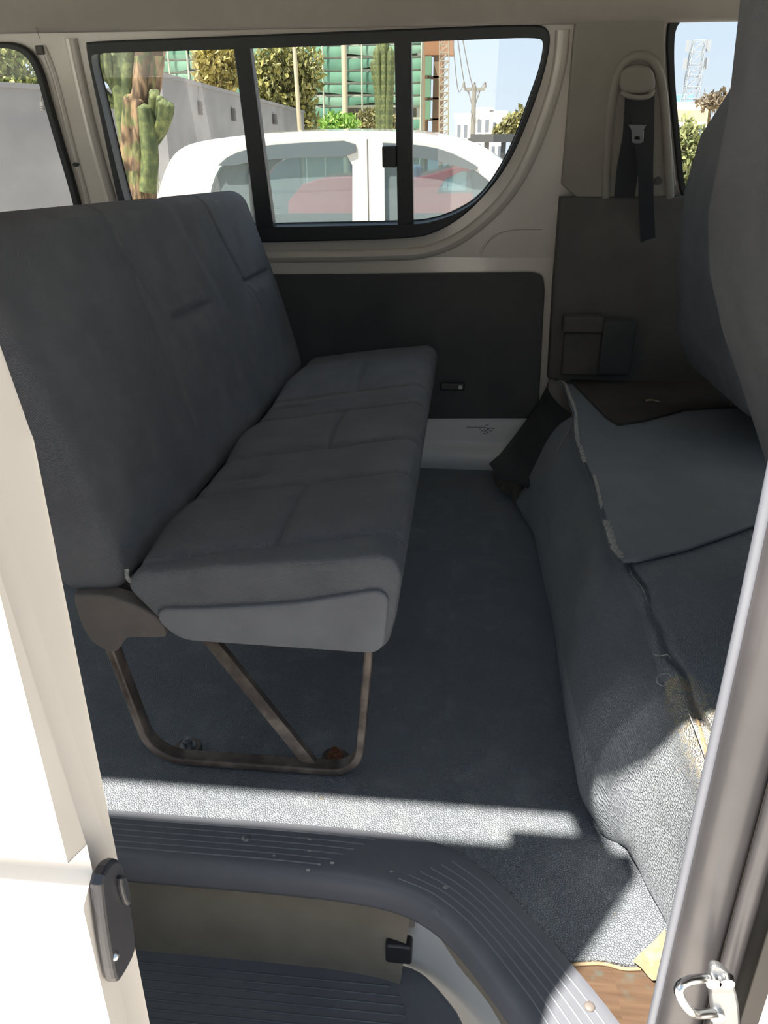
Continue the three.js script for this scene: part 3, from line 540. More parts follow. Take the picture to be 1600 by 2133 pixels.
{
  const tm = canvasTex(1024, 512, (g, w, h) => {
    const im = g.createImageData(w, h); for (let j = 0; j < h; j++) for (let i = 0; i < w; i++) { const k = fbm(i / 70, j / 70, 4), o = (j * w + i) * 4, s = NP[(i * 57 + j * 911) & 65535] * 8; im.data[o] = 124 + k * 18 + s; im.data[o + 1] = 131 + k * 18 + s; im.data[o + 2] = 138 + k * 18 + s; im.data[o + 3] = 255; } g.putImageData(im, 0, 0);
    const r = rng(12), X = (z) => (z + 2.185) / 1.885 * w, Y = (s) => (1 - s / 1.4) * h;
    for (let k = 0; k < 1300; k++) { const z = lerp(-.80, -.60, r()), c = .315 + (r() + r() + r() - 1.5) * .05 * sstep(-.86, -.72, z); g.fillStyle = `rgba(${176 + 30 * r() | 0},${160 + 30 * r() | 0},${128 + 30 * r() | 0},${.12 + .35 * r()})`; g.fillRect(X(z), Y(c), 1 + 1.5 * r(), 1 + 1.5 * r()); }
    for (let k = 0; k < 900; k++) { const z = lerp(-2.1, -1.85, r()), c = .02 + .12 * r(); g.fillStyle = `rgba(120,112,88,${.1 + .25 * r()})`; g.fillRect(X(z), Y(c), 1 + 2 * r(), 1 + 2 * r()); }
  });
  const gr = grainHump.clone(); gr.repeat.set(1.885 / .15, 1.4 / .15); gr.needsUpdate = true;
  const mat = std({ map: tm, roughness: .5, bumpMap: gr, bumpScale: .0016 });
  const NZ = 300, NS = 150;
  const pos = (s, z) => {
    const xb = table(silX, z), yb = table(silY, z), xs = table(seamX, z), ys = table(seamY, z); let x, y;
    if (s < .10) { const t = s / .10, a = (1 - t) * Math.PI / 2; x = xb + .03 * (1 - Math.cos(a)) * 1; y = yb * (1 - Math.sin(a)); }
    else if (s < .42) { const t = (s - .10) / .32, b = t * t * (3 - 2 * t) * .35 + t * .65; x = lerp(xb, xs - .008, t) - .005 * Math.sin(t * Math.PI); y = lerp(yb, ys - .012, b) + .016 * Math.sin(t * Math.PI); const wr = Math.sin(t * Math.PI); x += .006 * Math.sin(z * 9 + t * 3) * wr + .018 * (fbm(z * 5, t * 2 + 4, 3) - .45) * wr; y += .012 * (fbm(z * 6 + 9, t * 2, 3) - .45) * wr; }
    else if (s < .54) { const t = (s - .42) / .12; const a = t * Math.PI / 2; x = xs - .008 + .03 * t; y = ys - .012 + (.274 - ys + .012) * Math.sin(a); }
    else { const t = (s - .54) / .46; x = xs + .022 + t * (1.25 - xs); y = .274 + .006 * (fbm(z * 6, t * 6, 3) - .45) * sstep(0, .1, t); }
    const open = sstep(-1.12, -1.06, z) * .7 + .3;                                       // the seam gapes
    const gs = .47 + .012 * Math.sin(z * 22) + .008 * Math.sin(z * 61);
    const gp = gauss(s - gs, .012) * .012 * open; x += gp * .7; y -= gp;
    return V(x, y, z);
  };
  const g = grid(NS, NZ, (u, v) => pos(u, lerp(-1.86, -.30, v)));
  const uv = [], arc = (s) => s < .42 ? .30 * s / .42 : s < .54 ? .30 + .05 * (s - .42) / .12 : .35 + 1.0 * (s - .54) / .46; for (let j = 0; j <= NZ; j++) for (let i = 0; i <= NS; i++) uv.push((lerp(-1.86, -.30, j / NZ) + 2.185) / 1.885, arc(i / NS) / 1.4); g.setAttribute('uv', new THREE.Float32BufferAttribute(uv, 2));
  mesh('vinyl_cover', g, mat, platform, true);
  mesh('platform_core', box(.95, .2, 1.8, .80, .105, -1.24), M.darkTrim, platform);
  // top sheet that overlaps the seam and is cut across
  const P = [[1150, 772], [1172, 800], [1196, 868], [1206, 930], [1238, 1000], [1262, 1075], [1288, 1155], [1300, 1167], [1330, 1166], [1420, 1146], [1500, 1119], [1600, 1082], [1720, 1040]].map(([a, b]) => { const p = onY(a, b, .282); return [p.x, -Math.max(p.z, -2.1)]; });
  const sheet = [...P, [1.1, 1.35], [1.1, 2.10], [.3, 2.10]];
  const sm = mat.clone(); sm.map = mottled([126, 134, 141], [138, 145, 151], .6, 256); sm.bumpMap = grainHump; sm.bumpScale = .0005;
  const sg = extr(shapeOf(sheet), .007, .002, 2); sg.rotateX(-Math.PI / 2); sg.translate(0, .2765, 0); mesh('top_sheet', sg, sm, platform);
  // frayed light backing along the torn edge
  const r = rng(21);
  const fr = (pts, w) => { const c = new THREE.CatmullRomCurve3(pts); return grid(3, 60, (u, v) => { const q = c.getPoint(v); q.x += (u - .5) * w * (.4 + 1.2 * fbm(v * 23, u * 3 + w * 90, 2)); q.y += .003 * Math.sin(u * Math.PI) + .004 * (fbm(v * 31, u * 9, 2) - .45); q.z += .004 * (r() - .5); return q; }); };
  const sp = (l, y = .286) => l.map(([a, b]) => { const p = onY(a, b, y); p.z = Math.max(p.z, -2.11); return p; });
  mesh('frayed_edge', fr(sp([[1150, 768], [1168, 790], [1188, 825], [1200, 860], [1202, 905], [1206, 930]]), .010), M.fray, platform);
  mesh('frayed_edge', fr(sp([[1208, 928], [1214, 945], [1219, 965]]), .010), M.fray, platform);
  mesh('frayed_edge', fr(sp([[1238, 990], [1246, 1020], [1254, 1060]]), .007), M.fray, platform);
  mesh('frayed_edge', fr(sp([[1262, 1085], [1272, 1112], [1282, 1140], [1296, 1163]]), .013), M.fray, platform);
  mesh('frayed_edge', fr(sp([[1452, 1500], [1470, 1560], [1490, 1630]], .252), .006), M.tanBacking, platform);
  const thread = (l, y) => mesh('loose_thread', tube(l.map(([a, b, h = 0]) => onY(a, b, y + h)), .0006, 50, 5), M.fray, platform);
  thread([[1360, 1362], [1372, 1366], [1390, 1364, .01], [1398, 1372]], .262);
  thread([[1400, 1410], [1388, 1402, .008], [1372, 1408, .012], [1368, 1420, .01], [1378, 1428, .006], [1394, 1422]], .262);
  thread([[1410, 1400], [1416, 1425], [1430, 1470], [1448, 1520], [1468, 1572]], .262);
  thread([[1200, 868], [1185, 895, -.02], [1160, 940, -.05]], .275);
  thread([[1310, 1180], [1318, 1200], [1338, 1225, .004], [1350, 1260]], .264);
}
const carpet = (() => { // dark carpet piece on the far part of the platform
  const P = [[1180, 775], [1215, 820], [1262, 868], [1288, 884], [1340, 876], [1430, 852], [1530, 847], [1700, 845], [1700, 770], [1400, 752], [1180, 755]].map(([a, b]) => { const p = onY(a, b, .288); return [p.x, -Math.max(p.z, -2.12)]; });
  const g = extr(shapeOf(P), .006, .001); g.rotateX(-Math.PI / 2); g.translate(0, .2838, 0);
  const o = mesh('carpet_offcut', g, std({ map: mottled([64, 61, 58], [76, 72, 68], .3, 256), roughness: 1 })); return tag(o, 'dark carpet offcut lying on the raised vinyl floor by pillar', 'carpet');
})();
{ const p = onY(1362, 836, .29); const o = mesh('paper_scrap', grid(5, 3, (u, v) => V(p.x - .02 + .04 * u, 2.915e-1 + .002 * Math.sin(u * 5), p.z - .008 + .016 * v)), M.tanBacking); tag(o, 'small crumpled scrap lying on the dark carpet', 'scrap'); }
{ // dark vinyl fold hanging at the far end of the platform, over a dusty flap
  const o = platform;
  const A = [[1150, 780], [1120, 840], [1075, 900], [1040, 945], [1018, 966]], B = [[1190, 860], [1180, 930], [1150, 985], [1110, 1010], [1100, 1020]];
  const pt = (l, t, z0, z1) => { const i = t * (l.length - 1), k = Math.min(l.length - 2, Math.floor(i)), f = i - k; return onZ(lerp(l[k][0], l[k + 1][0], f), lerp(l[k][1], l[k + 1][1], f), lerp(z0, z1, t)); };
  mesh('upper_fold', grid(16, 24, (u, v) => { const q = pt(A, v, -2.13, -2.12).lerp(pt(B, v, -1.86, -1.80), u); q.x -= .03 * Math.sin(u * Math.PI) * (1 - .3 * v); q.z += .012 * Math.sin(u * 9 + v * 3); q.y = Math.max(.004, q.y); return q; }), std({ map: mottled([44, 46, 46], [58, 60, 60], .3, 256), roughness: .5, bumpMap: grainHump, bumpScale: .0006 }), o);
  const D = [[1022, 968], [1030, 1002], [1060, 1035], [1100, 1075], [1130, 1140]], E = [[1080, 985], [1095, 1005], [1105, 1030], [1125, 1075], [1145, 1130]];
  mesh('dusty_flap', grid(14, 24, (u, v) => { const d = pt(D, v, 0, 0), e = 0; const a = (l, y) => { const i = v * (l.length - 1), k = Math.min(l.length - 2, Math.floor(i)), f = i - k; return onY(lerp(l[k][0], l[k + 1][0], f), lerp(l[k][1], l[k + 1][1], f), y); }; const q = a(D, .006).lerp(a(E, .05), u); q.z = Math.max(q.z, -2.12); q.y += .018 * Math.sin(u * Math.PI) * Math.sin(v * Math.PI) + .006 * Math.sin(v * 14 + u * 4); return q; }), std({ map: mottled([74, 72, 64], [120, 114, 98], .12, 256), roughness: .7, bumpMap: grainHump, bumpScale: .0008 }), o);
}
function frontSeat(name, label, prof, z0, z1, m, y0) {
  const s = group(name); tag(s, label, 'seat', null);
  const f = prof, back = [...f].reverse().map(([x, y]) => [x + .13 + .02 * Math.sin(y * 5), y]);
  const P = roundPoly([...f, ...back], .05, 6); const B = pillow(P, z0, z1, .05, 160, 60, null);
  mesh('backrest', merge([B.body, fan(B.caps[0], true), fan(B.caps[1], false)]), m, s);
  const bx = f[f.length - 1][0]; const cp = roundPoly([[bx + .06, y0 + .03], [bx + .62, y0 + .05], [bx + .6, y0 + .17], [bx + .08, y0 + .14]], .05, 6); const Q = pillow(cp, z0, z1, .04, 100, 20, null);
  mesh('seat_cushion', merge([Q.body, fan(Q.caps[0], true), fan(Q.caps[1], false)]), m, s);
  mesh('seat_rail', box(.5, .05, .03, bx + .34, y0 + .012, z0 - Math.sign(z0 - z1) * .08, .006), M.tubeMetal, s); mesh('seat_rail', box(.5, .05, .03, bx + .34, y0 + .012, z1 + Math.sign(z0 - z1) * .08, .006), M.tubeMetal, s);
  return s;
}
frontSeat('passenger_seat', 'grey fabric front seat back by the near door pillar', [[.31, 1.12], [.286, 1.0], [.293, .88], [.289, .77], [.303, .70], [.330, .63], [.368, .557], [.43, .43], [.46, .36]], -.62, -1.065, M.fabric, .303);
frontSeat('driver_seat', 'grey fabric front seat back beside the front side window', [[.60, 1.1], [.545, .97], [.50, .885], [.483, .775], [.489, .655], [.515, .46], [.56, .37]], -1.48, -1.96, M.fabric, .308);

// ---------------------------------------------------------------- outside
const GY = -.5;
const ground = mesh('ground', grid(60, 60, (u, v) => V(lerp(-70, 70, u), GY + .02 * (fbm(u * 50, v * 50, 3) - .5), lerp(18, -120, v))), std({ map: mottled([206, 200, 190], [218, 212, 203], 5, 512), roughness: .95 })); st(ground, 'dusty pale ground outside the van', 'ground');
// boundary wall with electric fence brackets
const concrete = std({ map: mottled([112, 112, 114], [126, 126, 127], 2.4, 512), roughness: .9 });
function yardWall(label, a, b, top) {
  const w = group('boundary_wall'); tag(w, label, 'wall');
  const L = a.distanceTo(b), g = box(L, top - GY, .2, 0, (top + GY) / 2, 0); const ang = Math.atan2(-(b.z - a.z), b.x - a.x);
  g.rotateY(ang); g.translate((a.x + b.x) / 2, 0, (a.z + b.z) / 2); mesh('wall_slab', g, concrete, w);
  const c = box(L, .06, .26, 0, top + .03, 0); c.rotateY(ang); c.translate((a.x + b.x) / 2, 0, (a.z + b.z) / 2); mesh('coping', c, concrete, w); return w;
}
const wA = onY(322, 160, 2.1), wB = onY(625, 236, 2.1);
yardWall('grey concrete boundary wall receding behind the tall cactus', wA.clone(), wB.clone(), 2.1);
const lA = onZ(-420, 120, -9.4), lB = onZ(262, 215, -12.0);
yardWall('grey rendered boundary wall seen beside the rear window', V(lA.x, 0, lA.z), V(lB.x, 0, lB.z), 1.78);
const brackets = [[85, 200, 228, -10.6, .62], [411, 180, 238, 0, 0], [480, 199, 250, 0, 0], [566, 222, 256, 0, 0]];
for (const [x, y0, y1, zz] of brackets) {
  const t = zz ? null : clamp((x - 322) / (625 - 322), 0, 1);
  let z = zz; if (!z) { // depth of the receding wall at this column
    const d = ray(x, y0), n = V(-(wB.z - wA.z), 0, wB.x - wA.x).normalize(); z = C0.clone().addScaledVector(d, wA.clone().sub(C0).dot(n) / d.dot(n)).z + .25;
  }
  const a = onZ(x, y0, z), b = onZ(x + 3, y1, z), k = Math.abs(z) / 12;
  const f = group('fence_bracket'); tag(f, zz ? 'dark electric fence bracket on the wall beside the rear window' : x < 420 ? 'dark fence bracket on receding wall next to the cactus' : x < 500 ? 'dark fence bracket on receding wall beside the window divider' : 'dark fence bracket on receding wall near its far end', 'fence bracket', 'fence brackets along the boundary wall');
  mesh('rod', rod(a, b, .012 * k), M.darkTrim, f);
  for (let i = 0; i < 3; i++) { const q = a.clone().lerp(b, .62 + .16 * i); mesh('insulator', new THREE.CylinderGeometry(.035 * k, .045 * k, .06 * k, 10).translate(q.x + .03 * k, q.y, q.z + .03), M.darkTrim, f); }
}
// tall candelabra cactus
const bark = std({ map: tex(256, (u, v) => { const k = sstep(.3, .65, fbm(u * 26, v * 7, 4)), s = sstep(.45, .6, fbm(u * 6 + 4, v * 6, 3)); return [lerp(.24, .50, k) - .06 * s, lerp(.19, .41, k) + .02 * s, lerp(.14, .31, k) - .03 * s]; }, true, .8), roughness: .95 });
const cactusSkin = std({ map: mottled([52, 64, 34], [98, 104, 58], .2, 256), roughness: .75 });
function fluted(pts, r0, r1, ribs, m, parent, name, amp = .22) {
  const c = new THREE.CatmullRomCurve3(pts), N = ribs * 6, K = 40, fr = c.computeFrenetFrames(K);
  const g = grid(N, K, (u, v, i, j) => { const q = c.getPoint(j / K), a = u * Math.PI * 2, t = j / K; const tip = sstep(1.0, .93, t) * .75 + .25 * sstep(1.001, .99, t); const r = lerp(r0, r1, t) * tip * (1 + amp * (Math.abs(Math.cos(a * ribs / 2)) - .6) + .12 * (fbm(a * 2, t * 14, 2) - .45)); return q.clone().addScaledVector(fr.normals[j], Math.cos(a) * r).addScaledVector(fr.binormals[j], Math.sin(a) * r); }, true);
  return mesh(name, g, m, parent);
}
{
  const z = -6.6, q = (a, b, dz = 0) => onZ(a, b, z + dz), o = group('candelabra_cactus'); tag(o, 'tall candelabra cactus with thick brown trunk by the white car', 'cactus');
  const foot = q(288, 415); foot.y = GY;
  fluted([foot, q(286, 420), q(285, 330), q(286, 250), q(290, 190)], .165, .12, 7, bark, o, 'trunk', .25);
  fluted([q(284, 300), q(292, 230), q(304, 170), q(312, 100), q(316, 30)], .11, .12, 4, bark, o, 'stem', .15);
  fluted([q(276, 300), q(264, 220), q(260, 150), q(262, 80), q(262, 20)], .10, .11, 5, cactusSkin, o, 'stem');
  fluted([q(305, 400, .1), q(312, 330, .1), q(306, 260, .1), q(300, 215, .1)], .07, .06, 4, cactusSkin, o, 'stem');
  for (const [l, r] of [[[[252, 215], [228, 205], [208, 180], [198, 130]], .035], [[[250, 195], [236, 180], [226, 150], [222, 100]], .032], [[[252, 220], [225, 215], [200, 200], [192, 165]], .03], [[[248, 170], [240, 140], [236, 108]], .03], [[[250, 205], [215, 210], [204, 190], [204, 110]], .024], [[[250, 180], [232, 172], [212, 150], [210, 95]], .026], [[[314, 310], [345, 262], [346, 235], [350, 225]], .03], [[[308, 280], [330, 250], [332, 225], [334, 200]], .034], [[[308, 290], [328, 275], [340, 245], [342, 205]], .05], [[[312, 300], [336, 268], [350, 240], [354, 212]], .04], [[[306, 262], [318, 240], [322, 205], [322, 195]], .045]]) fluted(l.map(([a, b], i) => q(a, b, .05 * i)), r, r * .95, 4, cactusSkin, o, 'arm', .3);
}
// leafy things
const leafGeo = (() => { const g = new THREE.BufferGeometry(); g.setAttribute('position', new THREE.Float32BufferAttribute([0, 0, 0, -.35, .5, .08, 0, 1, 0, 0, .5, -.06, .35, .5, .08], 3)); g.setIndex([0, 3, 1, 1, 3, 2, 0, 4, 3, 3, 4, 2]); g.computeVertexNormals(); return g; })();
const leafMat = new THREE.MeshPhysicalMaterial({ color: 0xffffff, roughness: .8, transmission: .3, thickness: 0, side: THREE.DoubleSide });
function foliage(parent, blobs, n, size, c0, c1, seed) {
  const r = rng(seed), m = new THREE.InstancedMesh(leafGeo, leafMat, n); m.name = 'foliage'; m.userData.kind = 'stuff'; m.castShadow = m.receiveShadow = true;
  const d = new THREE.Object3D(), a = new THREE.Color(c0), b = new THREE.Color(c1), W = blobs.reduce((s, q) => s + q[1].x * q[1].y, 0);
  for (let i = 0; i < n; i++) { let t = r() * W, k = 0; while (k < blobs.length - 1 && t > blobs[k][1].x * blobs[k][1].y) { t -= blobs[k][1].x * blobs[k][1].y; k++; } const [c, e] = blobs[k]; const th = r() * 6.283, ph = Math.acos(2 * r() - 1), rr = Math.pow(r(), .45); d.position.set(c.x + e.x * rr * Math.sin(ph) * Math.cos(th), c.y + e.y * rr * Math.cos(ph), c.z + e.z * rr * Math.sin(ph) * Math.sin(th)); d.rotation.set(r() * 6, r() * 6, r() * 6); d.scale.setScalar(size * (.6 + .8 * r())); d.updateMatrix(); m.setMatrixAt(i, d.matrix); m.setColorAt(i, a.clone().lerp(b, r())); }
  parent.add(m); return m;
}
function tree(name, label, cat, z, blobsPx, trunkPx, n, size, c0, c1, seed, tr = .1) {
  const o = group(name); tag(o, label, cat); const R = rng(seed);
  const sc = Math.abs(z) / F * 1.03;
  const blobs = blobsPx.map(([x, y, rx, ry]) => [onZ(x, y, z + (R() - .5) * rx * sc), V(rx * sc, ry * sc, rx * sc * .9)]);
  foliage(o, blobs, n, size, c0, c1, seed);
  if (trunkPx) { const p = trunkPx.map(([a, b]) => onZ(a, b, z)); p[0].y = GY; mesh('trunk', tube(p, tr, 24, 9), bark, o); for (let i = 0; i < Math.min(4, blobs.length); i++) mesh('branch', tube([p[p.length - 1], p[p.length - 1].clone().lerp(blobs[i][0], .5).add(V(0, .1, 0)), blobs[i][0]], tr * .4, 12, 6), bark, o); }
  return o;
}
tree('dry_tree', 'yellowish leafy tree in front of the green netting beside cactus', 'tree', -24, [[440, 128, 34, 30], [468, 165, 26, 26], [430, 170, 20, 20], [480, 120, 20, 26]], [[455, 300], [455, 230], [452, 160]], 2600, .17, 0x8d8448, 0xb9ac62, 3);
tree('olive_tree', 'dense olive green tree rising behind the grey wall end', 'tree', -23, [[580, 130, 50, 40], [560, 180, 40, 40], [610, 200, 45, 50], [640, 150, 30, 40], [625, 255, 40, 30], [560, 225, 30, 25]], [[618, 330], [622, 260], [612, 180], [600, 120]], 5200, .16, 0x5d6434, 0xa59f58, 5);
tree('green_bush', 'bright green bush at the foot of the netting', 'bush', -21, [[700, 255, 26, 16], [728, 258, 18, 14], [690, 268, 20, 14]], null, 900, .13, 0x6f9a3a, 0x9cc05a, 7);
tree('hedge_bush', 'dry brown bush below the netting beside columnar cactus', 'bush', -22, [[770, 255, 32, 22], [815, 262, 24, 20], [745, 262, 20, 16]], null, 1200, .13, 0x6d6a3c, 0x97905a, 9);
tree('creeper_bush', 'green creeper growing over the left boundary wall', 'bush', -13.2, [[10, 170, 60, 24], [60, 178, 36, 16], [-60, 160, 60, 30], [20, 120, 40, 40], [-50, 110, 60, 40]], null, 3600, .11, 0x5e7436, 0xa8a866, 11);
tree('distant_tree', 'olive tree near the white distant building', 'tree', -34, [[1070, 262, 22, 16], [1050, 272, 20, 12], [1088, 250, 16, 18]], [[1070, 330], [1070, 275]], 1500, .22, 0x6c6e40, 0x98925a, 13);
tree('roadside_hedge', 'pale green hedge seen through the front side window', 'hedge', -13, [[1425, 300, 22, 44], [1440, 350, 26, 46], [1470, 320, 30, 50], [1412, 380, 16, 34]], null, 2200, .10, 0x66743f, 0xa9ab74, 15);
tree('bare_shrub', 'sparse brown shrub on the rise seen through the front window', 'shrub', -30, [[1475, 212, 18, 14], [1500, 208, 18, 16]], [[1480, 300], [1480, 220]], 260, .2, 0x5d5040, 0x8a7a5e, 17, .05);
{ const o = group('columnar_cactus'); tag(o, 'green columnar cactus cluster in front of the netting', 'cactus'); const z = -20; for (const [x0, x1, t] of [[792, 786, 92], [800, 800, 60], [808, 814, 96], [798, 778, 120]]) { const f = onZ(x0, 300, z); f.y = GY; fluted([f, onZ(x0, 250, z), onZ((x0 + x1) / 2, 180, z), onZ(x1, t, z)], .11, .10, 4, cactusSkin, o, 'stem', .3); } }
// building site wrapped in green netting
{
  const o = group('netted_building'); tag(o, 'building under construction wrapped in green safety netting', 'building');
  const z = -30, net = [[66, 104, 86], [80, 118, 98], [92, 122, 104]].map((c) => std({ map: mottled(c, c.map((k) => k + 16), 3, 256), roughness: .95 }));
  const slabM = std({ color: 0x8f9485, roughness: .9 }), inner = std({ color: 0x8b8c80, roughness: 1 });
  const L = onZ(250, 200, z), Rr = onZ(878, 200, z);
  mesh('core', box(Rr.x - L.x - .4, 7, 6, (L.x + Rr.x) / 2, GY + 3.5, z - 3.6), inner, o);
  const rows = [275, 250, 225, 203, 178, 152, 126, 100, 74, 48];
  for (let k = 0; k < rows.length; k++) { const a = onZ(300, rows[k], z); mesh('slab', box(Rr.x - L.x, .07, .5, (L.x + Rr.x) / 2, a.y, z - .2), slabM, o); }
  const r = rng(41);
  for (let k = 0; k < rows.length - 1; k++) for (let c = 0; c < 8; c++) {
    const x0 = lerp(L.x, Rr.x, c / 8), x1 = lerp(L.x, Rr.x, (c + 1) / 8), y0 = onZ(300, rows[k], z).y, y1 = onZ(300, rows[k + 1], z).y, s = r() * 9;
    if (k === 1 && c > 5) continue;
    mesh('net_panel', grid(8, 4, (u, v) => V(lerp(x0 + .02, x1 - .02, u), lerp(y0 + .06, y1 - .05, v) + .05 * Math.sin(u * Math.PI + s) * (1 - v), z + .1 + .02 * Math.sin(v * Math.PI) + .018 * Math.sin(u * 11 + s))), net[Math.floor(r() * 3)], o);
  }
  for (let c = 0; c <= 16; c++) { const x = lerp(L.x, Rr.x, c / 16); mesh('scaffold_pole', rod(V(x, GY, z + .3), V(x, 7.2, z + .3), .03, 6), slabM, o); }
}
{ const pole = (px, z, t, r, lb) => { const o = group('timber_pole'); tag(o, lb, 'pole', 'timber poles before the netting'); const a = onZ(px[0], 280, z), b = onZ(px[1], t, z); a.y = GY; mesh('pole_shaft', rod(a, b, r, 8, r * .85), std({ color: 0xa39a82, roughness: .9 }), o); const c = b.clone(); mesh('pole_cap', new THREE.SphereGeometry(r * .9, 8, 6).translate(c.x, c.y, c.z), M.darkTrim, o); }; pole([722, 716], -22, 60, .07, 'thicker pale timber pole beside the bright green bush'); pole([630, 612], -20, 80, .055, 'thin leaning timber pole beside the dense olive tree'); }
{
  const o = group('scaffold_tower'); tag(o, 'open floors of a half-built tower with orange hoarding', 'building'); const z = -30, or = std({ color: 0x7a583e, roughness: .9 }), br = std({ color: 0x6c5a48, roughness: .95 }), gn = std({ color: 0x4f6f58, roughness: .95 });
  for (const [a, b, c, d, m, n] of [[886, 85, 945, 116, or, 'hoarding'], [888, 122, 900, 160, gn, 'net_panel'], [888, 168, 898, 205, gn, 'net_panel'], [888, 212, 897, 250, gn, 'net_panel'], [904, 116, 910, 275, br, 'column'], [914, 116, 918, 275, or, 'column'], [886, 160, 920, 164, br, 'slab'], [886, 204, 920, 208, br, 'slab'], [886, 247, 920, 251, br, 'slab']]) { const p = onZ(a, b, z), q = onZ(c, d, z); mesh(n, box(q.x - p.x, p.y - q.y, n === 'hoarding' ? .5 : .35, (p.x + q.x) / 2, (p.y + q.y) / 2, z + (n === 'net_panel' ? .4 : 0)), m, o); }
  for (const px of [888, 921]) { const p = onZ(px, 275, z), q = onZ(px, 85, z); p.y = GY; mesh('column', rod(p, q, .1, 6), br, o); }
}
function lattice(name, label, z, base, top, w0, w1, n, r, m, topGear) {
  const o = group(name); tag(o, label, 'mast'); const a = onZ(...base, z), b = onZ(...top, z); a.y = Math.max(GY, Math.min(a.y, GY));
  const leg = (k, t) => { const w = lerp(w0, w1, t), q = a.clone().lerp(b, t); return q.add(V((k & 1 ? w : -w) / 2, 0, (k & 2 ? w : -w) / 2)); };
  for (let k = 0; k < 4; k++) mesh('mast_leg', rod(leg(k, 0), leg(k, 1), r, 6), m, o);
  const bits = []; for (let i = 0; i < n; i++) for (const [k, l] of [[0, 1], [2, 3], [0, 2], [1, 3]]) bits.push(rod(leg(k, i / n), leg(l, (i + 1) / n), r * .6, 5), rod(leg(k, (i + 1) / n), leg(l, (i + 1) / n), r * .6, 5));
  const bm = mesh('bracing', merge(bits), m, o); bm.userData.kind = 'stuff';
  if (topGear) for (let k = 0; k < 4; k++) { const q = a.clone().lerp(b, .86 + .11 * (k >> 1)); const s = k % 2 ? 1 : -1; mesh('antenna', box(w1 * .3, w1 * .9, w1 * .3, q.x + s * w1 * .9, q.y, q.z), m, o); }
  return o;
}
const mastM = std({ color: 0x8b9096, roughness: .7 });
lattice('hoist_mast', 'thin grey lattice hoist mast beside the half-built tower', -29, [928, 275], [926, 60], .3, .3, 24, .02, std({ color: 0x77705f, roughness: .8 }));
lattice('radio_mast', 'pale lattice radio mast with antennas against the sky', -45, [1432, 240], [1456, 85], 0.95, .55, 14, .03, mastM, true);
{ // power line
  const o = group('utility_pole'); tag(o, 'grey utility pole with a crossarm and insulators', 'utility pole'); const z = -38, m = std({ color: 0x75736c, roughness: .9 });
  const a = onZ(986, 285, z), b = onZ(988, 180, z); a.y = GY; mesh('pole_shaft', rod(a, b, .14, 10, .1), m, o);
  const l = onZ(966, 186, z), r = onZ(1010, 186, z); mesh('crossarm', bar(l, r, .12, .12), m, o); for (const t of [0, .5, 1]) { const q = l.clone().lerp(r, t); mesh('insulator', new THREE.CylinderGeometry(.05, .07, .22, 8).translate(q.x, q.y + .16, q.z), m, o); }
  for (const t of [.2, .8]) { const q = l.clone().lerp(r, t); mesh('brace', rod(q, b.clone().add(V(0, -.9, 0)), .025, 5), m, o); }
  for (const t of [0, .5, 1]) { const q = l.clone().lerp(r, t).add(V(0, .26, 0)), e = onZ(938 + 14 * t, 20, -24); const mid = q.clone().lerp(e, .45).add(V(0, -1.0, 0)); mesh('power_cable', tube([e, mid, q], .016, 40, 5), M.darkTrim, o); }
}
function farBuilding(name, label, z, blocks, wallC) {
  const o = group(name); tag(o, label, 'building'); const m = std({ color: wallC, roughness: .9 }), wm = std({ color: 0x59606a, roughness: .4 });
  for (const [x0, y0, x1, rows, cols] of blocks) { const a = onZ(x0, y0, z), b = onZ(x1, y0, z); mesh('block', box(b.x - a.x, a.y - GY, 5, (a.x + b.x) / 2, (a.y + GY) / 2, z - 2.5), m, o); mesh('parapet', box(b.x - a.x + .3, .25, 5.3, (a.x + b.x) / 2, a.y + .1, z - 2.5), m, o); for (let j = 0; j < rows; j++) for (let i = 0; i < cols; i++) mesh('window', box((b.x - a.x) / cols * .5, .8, .1, lerp(a.x, b.x, (i + .5) / cols), a.y - .9 - j * 1.5, z + .02), wm, o); }
}
farBuilding('white_building', 'white flat-roofed buildings beyond the utility pole', -60, [[950, 244, 992, 2, 3], [992, 232, 1024, 2, 2], [1024, 238, 1052, 2, 2]], 0xe2ddd2);
farBuilding('low_house', 'low cream house seen through the front side window', -32, [[1402, 228, 1480, 1, 3]], 0xe8d9b8);
{ const o = group('blue_roof_shed'); tag(o, 'small shed with a blue roof beside the radio mast', 'shed'); const z = -50, a = onZ(1396, 216, z), b = onZ(1434, 216, z); mesh('shed_wall', box(b.x - a.x, a.y - GY, 3, (a.x + b.x) / 2, (a.y + GY) / 2, z - 1.5), std({ color: 0xc9ced2 }), o); mesh('shed_roof', box(b.x - a.x + .4, .5, 3.4, (a.x + b.x) / 2, a.y + .2, z - 1.5, .05), std({ color: 0x6f93b4 }), o); }
{ const o = group('dark_fence'); tag(o, 'low dark fence rail beyond the white car bonnet', 'fence'); const z = -14, a = onZ(980, 288, z), b = onZ(1120, 290, z); mesh('rail', box(b.x - a.x, .12, .08, (a.x + b.x) / 2, a.y, z), M.rubber, o); for (let k = 0; k < 5; k++) { const x = lerp(a.x, b.x, k / 4); mesh('fence_post', box(.08, a.y - GY, .06, x, (a.y + GY) / 2, z - .05), M.rubber, o); } }

